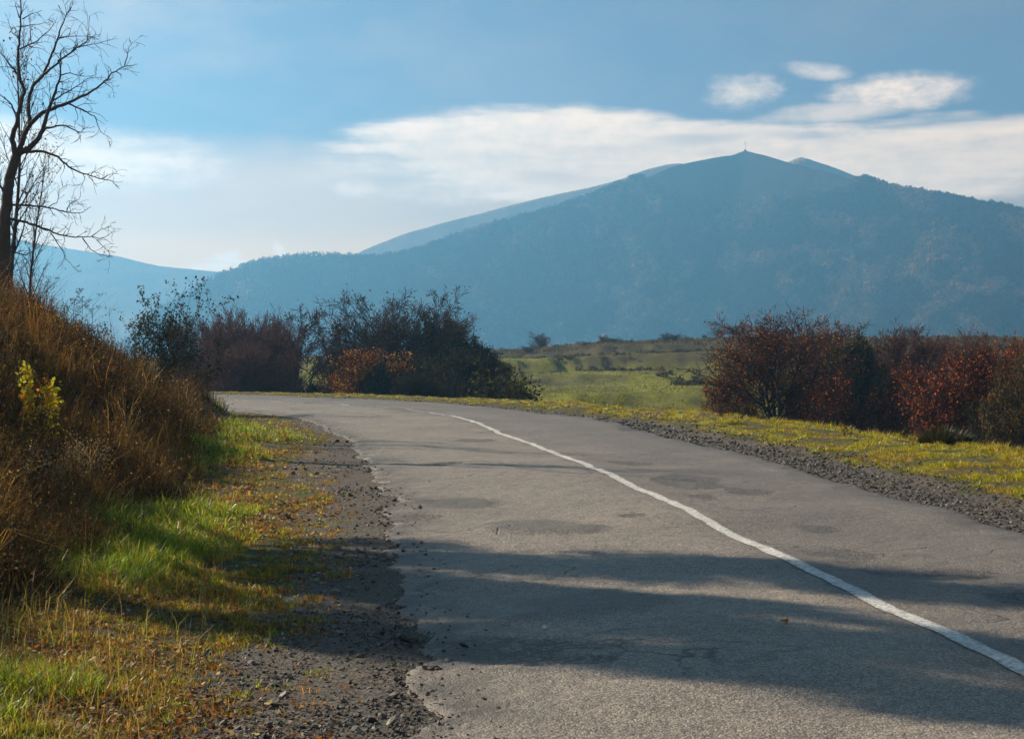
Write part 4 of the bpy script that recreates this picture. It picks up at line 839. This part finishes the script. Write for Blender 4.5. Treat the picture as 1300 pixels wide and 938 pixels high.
blades(acc, np.stack([X, Y, ground_z(X, Y) - .01], 1), RNG.uniform(.10, .30, n), RNG.uniform(.003, .005, n) * np.clip(Y / 11, .8, 2), RNG.normal(size=(n, 2)) * .10, mix_cols(n, [(.36, .28, .12), (.42, .34, .16), (.22, .15, .06), (.26, .28, .04)]), bend=.35)
o = acc.build('grass', M_GRASS); tag(o, 'green and yellowing grass strip between the gravel shoulder and the brushy bank', 'grass', None, 'stuff')
acc = Acc()
X, Y = view_scatter(250000, 11.5, 78, 180, 1420); dR = sdist(RE, X, Y)
pt = fbm(X * .6, Y * .6, 3, 221); ed = 1.32 + 1.0 * (fbm(X * 1.6, Y * 1.6, 3, 222) - .5) - .035 * np.clip(Y - 28, 0, 20); cl_ = fbm(X * 2.3, Y * 1.7, 4, 225)
k = (dR > ed) & (dR < 8.5) & (RNG.uniform(0, 1, len(X)) < (.42 + .58 * ss(.36, .56, cl_)) * (.3 + .7 * ss(ed, ed + .7, dR))); X, Y, pt, dR, cl_ = X[k], Y[k], pt[k], dR[k], cl_[k]; n = len(X)
far_ = np.clip(Y / 18, .9, 2.6)
h = RNG.uniform(.012, .045, n) * (.4 + 2.4 * ss(.35, .8, cl_)) * (1 + 1.5 * ss(3.6, 5.5, dR))
dry = RNG.uniform(0, 1, n) < .10 + .6 * ss(.5, .72, fbm(X * 1.1, Y * .7, 3, 226)) + .45 * ss(3.8, 5.5, dR)
col = np.where(dry[:, None], mix_cols(n, [(.30, .19, .04), (.22, .12, .03), (.36, .25, .06)]), mix_cols(n, [(.36, .33, .010), (.43, .38, .014), (.26, .27, .012), (.10, .12, .01)]))
tufts(acc, X, Y, h, RNG.uniform(.02, .07, n) * far_ ** .5, 9, RNG.uniform(.0035, .006, n) * far_, col)
o = acc.build('verge_grass', M_GRASS); tag(o, 'short yellow green grass on the right verge above the gravel', 'grass', None, 'stuff')
# field beyond: rough tufts, brown upper brush
acc = Acc()
inv = RNG.uniform(1 / 262. ** 1.2, 1 / 74. ** 1.2, 200000); Y = inv ** (-1 / 1.2); X = (RNG.uniform(330, 1420, len(Y)) - CX) / F * Y
br = ss(.55, .70, fbm(X * .06, Y * .035, 3, 231) + .42 * ss(145, 235, Y) - .12); k = RNG.uniform(0, 1, len(X)) < .25 + .75 * br; X, Y, br = X[k], Y[k], br[k]
n = len(X); Z = ground_z(X, Y); brn_ = RNG.uniform(0, 1, n) < br
h = np.where(brn_, RNG.uniform(.2, .6, n), RNG.uniform(.06, .22, n)); w = np.where(brn_, .07, .09) * RNG.uniform(.6, 1.5, n) * Y / 140
col = np.where(brn_[:, None], mix_cols(n, [(.10, .065, .035), (.15, .09, .04), (.08, .065, .03), (.19, .13, .05)]), mix_cols(n, [(.16, .17, .03), (.13, .13, .03), (.22, .19, .05)]))
blades(acc, np.stack([X, Y, Z - .02], 1), h, w, RNG.normal(size=(n, 2)) * (h * .35)[:, None], col)
o = acc.build('field_grass', M_DRY)
acc2 = Acc(); inv = RNG.uniform(1 / 264. ** 1.6, 1 / 105. ** 1.6, 5200); Yb = inv ** (-1 / 1.6); Xb = (RNG.uniform(560, 1420, len(Yb)) - CX) / F * Yb
kb = RNG.uniform(0, 1, len(Xb)) < ss(.58, .74, fbm(Xb * .07, Yb * .045, 4, 237) + .5 * ss(150, 245, Yb) - .15) * .9; Xb, Yb = Xb[kb], Yb[kb]; nb = len(Xb); hb_ = RNG.uniform(.2, .7, nb) * (.6 + .6 * fbm(Xb * .1, Yb * .1, 2, 5))
tree_soup(acc2, np.stack([Xb, Yb, ground_z(Xb, Yb) - .08], 1), hb_, hb_ * RNG.uniform(1.4, 2.8, nb), np.zeros(nb, bool), mix_cols(nb, [(.07, .055, .034), (.10, .07, .04), (.05, .047, .027), (.15, .115, .055), (.07, .07, .03)]))
tag(acc2.build('field_brush', M_DRY), 'low brown brush dotted over the upper field below the crest', 'brush', None, 'stuff'); tag(o, 'rough olive grass and low brown brush over the sloping field', 'grass', None, 'stuff')

# ---------------------------------------------------------------- gravel, fallen leaves
import bmesh
def ico(sub):
    bm = bmesh.new(); bmesh.ops.create_icosphere(bm, subdivisions=sub, radius=1); v = np.array([q.co[:] for q in bm.verts]); f = np.array([[q.index for q in p.verts] for p in bm.faces]); bm.free(); return v, f
IV, IF = ico(1)
def stones(acc, P_, size, cols, V0=IV, F0=IF, flat=.6):
    n = len(P_); m = len(V0)
    J = V0[None] * (1 + RNG.uniform(-.34, .34, (n, m, 1))) * RNG.uniform([.7, .7, .35], [1.3, 1.1, .8], (n, 3))[:, None] * size[:, None, None]
    a = RNG.uniform(0, 6.28, n); c, s_ = np.cos(a)[:, None], np.sin(a)[:, None]
    t = RNG.normal(size=(n, 2)) * .35
    X_ = J[..., 0] * c - J[..., 1] * s_; Y_ = J[..., 0] * s_ + J[..., 1] * c; Z_ = J[..., 2] + X_ * t[:, :1] + Y_ * t[:, 1:]
    V_ = np.stack([X_, Y_, Z_], -1) + P_[:, None]
    T_ = (np.arange(n)[:, None, None] * m + F0[None]).reshape(-1, 3)
    acc.add(V_, T_, np.repeat(cols, m, 0))
SC = [(.05, .045, .04), (.085, .077, .068), (.045, .041, .036), (.18, .157, .125), (.10, .083, .064), (.04, .036, .034)]
acc = Acc()
X, Y = view_scatter(80000, 5.4, 44, 60, 700); dL = -sdist(LE, X, Y); sh = 1.12 + 1.1 * (fbm(X * .5, Y * .3, 3, 41) - .5) - .85 * ss(22, 31, Y)
k = (dL > -.5) & (RNG.uniform(0, 1, len(X)) < (1 - ss(sh - .5, sh + .45, dL)) * (.25 + .9 * ss(.35, .6, fbm(X * 1.1, Y * .8, 3, 241))) * np.where(dL < 0, .5 * ss(-.5, 0, dL), 1)); X, Y = X[k], Y[k]; Z = ground_z(X, Y); n = len(X)
sz = .003 + .014 * RNG.uniform(0, 1, n) ** 5 + np.where(RNG.uniform(0, 1, n) < .006, .022, 0); sz *= np.clip(Y / 10, .9, 1.7)
rzz = np.where(-sdist(LE, X, Y) < .12, np.maximum(Z, road_z(X, Y) - .004), Z)
stones(acc, np.stack([X, Y, rzz + sz * .2], 1), sz, mix_cols(n, SC))
o = acc.build('gravel', M_STONE); tag(o, 'dark broken gravel of the left shoulder along the ragged asphalt edge', 'gravel', None, 'stuff')
acc = Acc()
X, Y = view_scatter(95000, 11.5, 60, 380, 1420); dR = sdist(RE, X, Y)
k = (dR > -.06) & (dR < 1.4 + .55 * RNG.normal(size=len(X)) - .03 * np.clip(Y - 28, 0, 20)); X, Y, dR = X[k], Y[k], dR[k]; Z = ground_z(X, Y); n = len(X)
sz = (.006 + .019 * RNG.uniform(0, 1, n) ** 2.6) * np.clip(Y / 16, .9, 2.2)
stones(acc, np.stack([X, Y, np.where(dR < .1, np.maximum(Z, road_z(X, Y) - .02), Z) + sz * .25], 1), sz, mix_cols(n, SC))
o = acc.build('roadside_gravel', M_STONE); tag(o, 'coarse dark gravel strip between the right road edge and the grass verge', 'gravel', None, 'stuff')
acc = Acc()
X, Y = view_scatter(120000, 5.4, 46, -300, 620); dL = -sdist(LE, X, Y); toe = toe_of(Y)
k = (dL > .25) & (dL < toe + .8) & (RNG.uniform(0, 1, len(X)) < (.06 + .9 * ss(.42, .66, fbm(X * .8, Y * .8, 3, 251))) * np.interp(dL, [.25, .9, 1.6, 2.4], [.1, .35, 1, .55])); X, Y = X[k], Y[k]; Z = ground_z(X, Y); n = len(X)
leaves(acc, np.stack([X, Y, Z + RNG.uniform(.004, .035, n)], 1), RNG.uniform(.018, .048, n) * np.clip(Y / 11, .85, 1.6), mix_cols(n, [(.22, .12, .05), (.16, .075, .035), (.30, .21, .11), (.10, .055, .03), (.30, .11, .03), (.38, .33, .24), (.26, .2, .13)], jit=.3), flat=.7)
o = acc.build('fallen_leaves', M_LEAF); tag(o, 'brown and orange fallen leaves strewn over the left verge', 'leaves', None, 'stuff')

# single stones one can point at
IV2, IF2 = ico(2)
def stone(px, py, r, col, label, onroad=False):
    x, y = px2g(px, py); z = float(road_z(np.array([x]), np.array([y]))[0]) if onroad else gz(x, y); a = Acc(); n = len(IV2)
    v = IV2 * (1 + (fbm(IV2[:, 0] * 1.3 + px, IV2[:, 1] * 1.3 + IV2[:, 2] * 2, 3, 7)[:, None] - .5) * .9) * [1.15, .9, .62] * r
    a.add(v, IF2, np.array(col)); o = a.build('stone', M_STONE); o.location = (x, y, z + r * .3); o.rotation_euler = (.15, .1, px * .7); tag(o, label, 'stone', 'loose stones by the road')
for q in [(340, 812, .034, (.05, .047, .045), 'dark rounded stone lying on the left gravel near the bottom'), (426, 745, .03, (.16, .14, .12), 'pale flat stone on the shaded left gravel'), (430, 798, .024, (.2, .18, .16), 'small pale stone on the left gravel right of the dark rounded one'),
          (548, 846, .045, (.06, .055, .05), 'dark broken chunk at the ragged asphalt edge near the bottom'), (692, 800, .02, (.5, .46, .4), 'tiny whitish stone on the asphalt below the dark tar patch', True), (524, 806, .03, (.07, .06, .055), 'dark chunk of asphalt in the broken road edge'), (500, 632, .035, (.06, .055, .05), 'dark chunk sticking out of the ragged road edge half way along'), (380, 770, .022, (.14, .125, .11), 'small grey stone on the left gravel above the dark rounded one')]:
    stone(*q)
x, y = px2g(996, 797); a = Acc(); leaves(a, np.array([[0, 0, .02]]), .075, np.array([[.34, .2, .05]]), flat=.8); leaves(a, np.array([[.012, .008, .026]]), .05, np.array([[.3, .16, .04]]), flat=.8)
o = a.build('fallen_leaf', M_LEAF); o.location = (x, y, float(road_z(np.array([x]), np.array([y]))[0])); tag(o, 'single curled ochre leaf lying on the asphalt right of the tar patch', 'leaf')

# right verge: tussock, weeds, low plants
def tussock(px, d, label, h, R, n, cols, group=None, name='grass_tussock'):
    x, y, z = spot(px, d); a = Acc(); an = RNG.uniform(0, 6.28, n); rr = R * np.sqrt(RNG.uniform(0, 1, n)); B_ = np.stack([np.cos(an) * rr, np.sin(an) * rr * .7, np.full(n, -.02)], 1)
    hh = h * RNG.uniform(.5, 1.1, n) * (1.1 - .5 * rr / R); blades(a, B_, hh, RNG.uniform(.005, .009, n), B_[:, :2] * .55 + RNG.normal(size=(n, 2)) * .07 * h / .4, mix_cols(n, cols))
    o = a.build(name, M_GRASS); o.location = (x, y, z); tag(o, label, 'grass tussock', group); return o
tussock(1200, 26.5, 'big dark grass tussock on the right verge before the red shrubs', .42, .44, 4200, [(.02, .026, .01), (.03, .03, .012), (.045, .04, .014)])
tussock(1296, 25.5, 'brown dry grass tuft at the right edge of the verge', .26, .24, 900, [(.2, .11, .04), (.13, .08, .03)])
tussock(936, 33, 'small dark green grass tuft beside the brown stalks left of the round tree', .16, .22, 500, [(.06, .07, .02), (.09, .085, .02)])
for i, (px, d, h, lab, c) in enumerate([(1075, 28.6, .28, 'low brown leaved weed on the right verge left of the dark tussock', [(.09, .05, .025), (.06, .04, .02)]), (1150, 28.2, .36, 'thin dark weed stalk on the right verge beside the tussock', [(.06, .05, .02)]),
                                        (790, 44, .42, 'yellow green low bush just behind the gravel at the bend', [(.30, .32, .04), (.24, .24, .03)]), (752, 46, .34, 'sparse yellow green weed left of the low bush at the bend', [(.28, .3, .04)]),
                                        (1128, 33, .3, 'small leafy weed on the verge crest below the dark thicket', [(.1, .11, .025)]), (1255, 27, .4, 'thin leafless weed on the verge right of the tussock', [(.08, .06, .03)])]):
    stem_plant('weed', lab, 'weed', px, 0, d, h, 6, 160 + i, .45, c, [110, 34, 260, 60, 60, 24][i], .035, (.07, .055, .03), .004, twig=5, lz=.25, group='weeds on the right verge')
for i, (px, d, h, lab) in enumerate([(916, 38, .5, 'brown dry stalk plant, leftmost before the round tree'), (930, 38, .62, 'brown dry stalk plant second from left before the round tree'), (943, 37, .55, 'dark upright stalk plant before the left side of the round tree'), (956, 37, .48, 'green brown leafy stalk plant nearest the trunk of the round tree')]):
    stem_plant('dry_stalk', lab, 'weed', px, 0, d, h, 7, 180 + i, .2, [(.10, .06, .03), (.08, .075, .025), (.05, .04, .02)], 150, .04, (.06, .045, .03), .005, twig=5, lz=.15, group='dry stalks before the round tree')

# ---------------------------------------------------------------- air
def box(name, lo, hi, m):
    v = np.array([(x, y, z) for x in (lo[0], hi[0]) for y in (lo[1], hi[1]) for z in (lo[2], hi[2])], np.float32)
    f = np.array([(0, 1, 3, 2), (4, 6, 7, 5), (0, 4, 5, 1), (2, 3, 7, 6), (0, 2, 6, 4), (1, 5, 7, 3)]); me = bpy.data.meshes.new(name); fill(me, v, f); me.materials.append(m); o = bpy.data.objects.new(name, me); COL.objects.link(o); return o
hm = bpy.data.materials.new('valley_haze'); hm.use_nodes = True; hm.node_tree.nodes.clear(); t = NT(hm.node_tree); out = t.n('ShaderNodeOutputMaterial'); pv = t.n('ShaderNodeVolumePrincipled')
pv.inputs['Density'].default_value = HAZE; pv.inputs['Color'].default_value = (*HAZE_COL, 1); pv.inputs['Anisotropy'].default_value = HAZE_G; t.L.new(pv.outputs[0], out.inputs['Volume'])
hz = box('haze', (-2500, -100, -70), (2500, 3100, 302), hm); tag(hz, 'thin blue valley haze that pales the distant mountain', 'haze', None, 'stuff')

# ---------------------------------------------------------------- sky with clouds (by direction), sun, camera
W = bpy.data.worlds.new('World'); S.world = W; W.use_nodes = True; nt = W.node_tree; nt.nodes.clear(); t = NT(nt)
out = t.n('ShaderNodeOutputWorld'); bg = t.n('ShaderNodeBackground'); t.L.new(bg.outputs[0], out.inputs[0])
sky = t.n('ShaderNodeTexSky', sky_type='NISHITA'); sky.sun_disc = False; sky.sun_elevation = SUN_EL; sky.sun_rotation = SUN_AZ; sky.altitude = 2500; sky.air_density = .8; sky.dust_density = SKY_DUST; sky.ozone_density = 1.6
tc = t.n('ShaderNodeTexCoord'); sx_ = t.n('ShaderNodeSeparateXYZ'); t.L.new(tc.outputs['Generated'], sx_.inputs[0]); dx, dy, dz = sx_.outputs
az = t.m('ARCTAN2', dx, dy); el = t.m('DIVIDE', dz, t.m('MAXIMUM', t.m('SQRT', t.m('ADD', t.m('MULTIPLY', dx, dx), t.m('MULTIPLY', dy, dy))), .02))
cv = t.n('ShaderNodeCombineXYZ'); t.L.new(az, cv.inputs[0]); t.L.new(el, cv.inputs[1])
nzw = t.n('ShaderNodeTexNoise'); t.L.new(t.vscale(cv.outputs[0], (9, 26, 1)), nzw.inputs['Vector']); nzw.inputs['Scale'].default_value = 1; nzw.inputs['Detail'].default_value = 4
wsep = t.n('ShaderNodeSeparateColor'); t.L.new(nzw.outputs[1], wsep.inputs[0])
A_ = t.m('ADD', az, t.m('MULTIPLY', t.m('SUBTRACT', wsep.outputs[0], .5), .05)); E_ = t.m('ADD', el, t.m('MULTIPLY', t.m('SUBTRACT', wsep.outputs[1], .5), .012))
puf = t.noise(t.vscale(cv.outputs[0], (52, 84, 1)), 1, 8, .68); wisp = t.noise(t.vscale(cv.outputs[0], (10, 85, 1)), 1, 5, .6)
def cloud(px, py, rx, rt, rb, slope=0., amp=1., puffy=.5, soft=1.0, curve=0.):
    """soft lens of cloud centred on a direction; rt/rb: reach above and below (photo pixels turned to angles)."""
    ca, ce = math.atan((px - CX) / F), (HY - py) / F; ra = rx / F
    u_ = t.m('DIVIDE', t.m('SUBTRACT', A_, ca), ra); v0 = t.m('SUBTRACT', t.m('SUBTRACT', E_, ce), t.m('MULTIPLY', u_, slope / F))
    if curve: v0 = t.m('ADD', v0, t.m('MULTIPLY', t.m('MULTIPLY', u_, u_), curve / F))
    v_ = t.m('ADD', t.m('DIVIDE', t.m('MAXIMUM', v0, 0.), rt / F), t.m('DIVIDE', t.m('MINIMUM', v0, 0.), rb / F))
    q = t.m('SUBTRACT', 1., t.m('ADD', t.m('MULTIPLY', u_, u_), t.m('MULTIPLY', v_, v_)))
    q = t.m('ADD', q, t.m('MULTIPLY', t.m('SUBTRACT', puf, .5), 2.2 * puffy)); q = t.m('ADD', q, t.m('MULTIPLY', t.m('SUBTRACT', wisp, .5), 1.2 * (1 - puffy)))
    s_ = t.n('ShaderNodeMapRange', interpolation_type='SMOOTHSTEP'); t.set(s_.inputs[0], q); s_.inputs[1].default_value = 0; s_.inputs[2].default_value = soft; s_.inputs[3].default_value = 0; s_.inputs[4].default_value = amp
    return s_.outputs[0]
dens = None
for c in CLOUDS:
    d_ = cloud(**c) if isinstance(c, dict) else cloud(*c)
    dens = d_ if dens is None else t.m('MAXIMUM', dens, d_)
for c in GAPS: dens = t.m('MULTIPLY', dens, t.m('SUBTRACT', 1., cloud(*c)))
# thin milky veil that thickens towards the horizon, more on the side of the sun
veil = t.m('MULTIPLY', t.map(t.m('ADD', el, t.m('MULTIPLY', t.m('SUBTRACT', wsep.outputs[2], .5), .03)), .155, .06, 0, VEIL), t.map(az, -.1, .25, 1, .55))
high = t.m('MULTIPLY', t.map(t.noise(t.vscale(cv.outputs[0], (4, 9, 1)), 1, 5, .6), .42, .75, 0, .30), t.m('MULTIPLY', t.map(az, -.40, .0, 1.0, .2), t.m('MULTIPLY', t.map(az, -.9, -.5), t.map(el, .5, .3))))
body = t.ramp(t.m('ADD', t.m('MULTIPLY', wisp, .5), t.m('MULTIPLY', puf, .5)), [(.34, tuple(CLOUD_V * q for q in (.70, .56, .44))), (.58, tuple(CLOUD_V * q for q in (1.04, .76, .54)))])
skc = t.mixc(1.0, sky.outputs[0], SKY_TINT, 'MULTIPLY')
c1 = t.mixc(t.m('MINIMUM', t.m('ADD', veil, high), .95), skc, tuple(CLOUD_V * q for q in VEIL_COL)); bv = t.n('ShaderNodeVectorMath', operation='SCALE'); t.L.new(body, bv.inputs[0]); t.set(bv.inputs['Scale'], t.map(el, .05, .14, 1.9, 1.0)); c2 = t.mixc(dens, c1, bv.outputs[0])
t.L.new(c2, bg.inputs[0]); bg.inputs[1].default_value = SKY_STR

sd = Vector((math.sin(SUN_AZ) * math.cos(SUN_EL), math.cos(SUN_AZ) * math.cos(SUN_EL), math.sin(SUN_EL)))
L = bpy.data.lights.new('sun', 'SUN'); L.energy = SUN_STR; L.angle = math.radians(.55); L.color = (1, .85, .66); so = bpy.data.objects.new('sun', L); COL.objects.link(so); so.rotation_euler = sd.to_track_quat('Z', 'Y').to_euler()
cam = bpy.data.cameras.new('camera'); cam.sensor_width = 36; cam.lens = 36 * F / 1300; cam.clip_end = 30000; cam.clip_start = .1; cam.shift_y = -(469 - HY) / 1300
co = bpy.data.objects.new('camera', cam); COL.objects.link(co); co.location = (0, 0, EYE); co.rotation_euler = (math.pi / 2, 0, 0); S.camera = co
vs = S.view_settings; vs.view_transform = 'Standard'; vs.look = 'None'; vs.gamma = 1; vs.exposure = EXPO; vs.use_curve_mapping = False
cy = S.cycles; cy.use_denoising = True; cy.max_bounces = 5; cy.diffuse_bounces = 2; cy.glossy_bounces = 2; cy.transmission_bounces = 3; cy.volume_bounces = 1; cy.caustics_reflective = False; cy.caustics_refractive = False; cy.use_adaptive_sampling = True; cy.adaptive_threshold = .02
for k, (o, used) in PROTO.items():
    if not used: bpy.data.objects.remove(o)
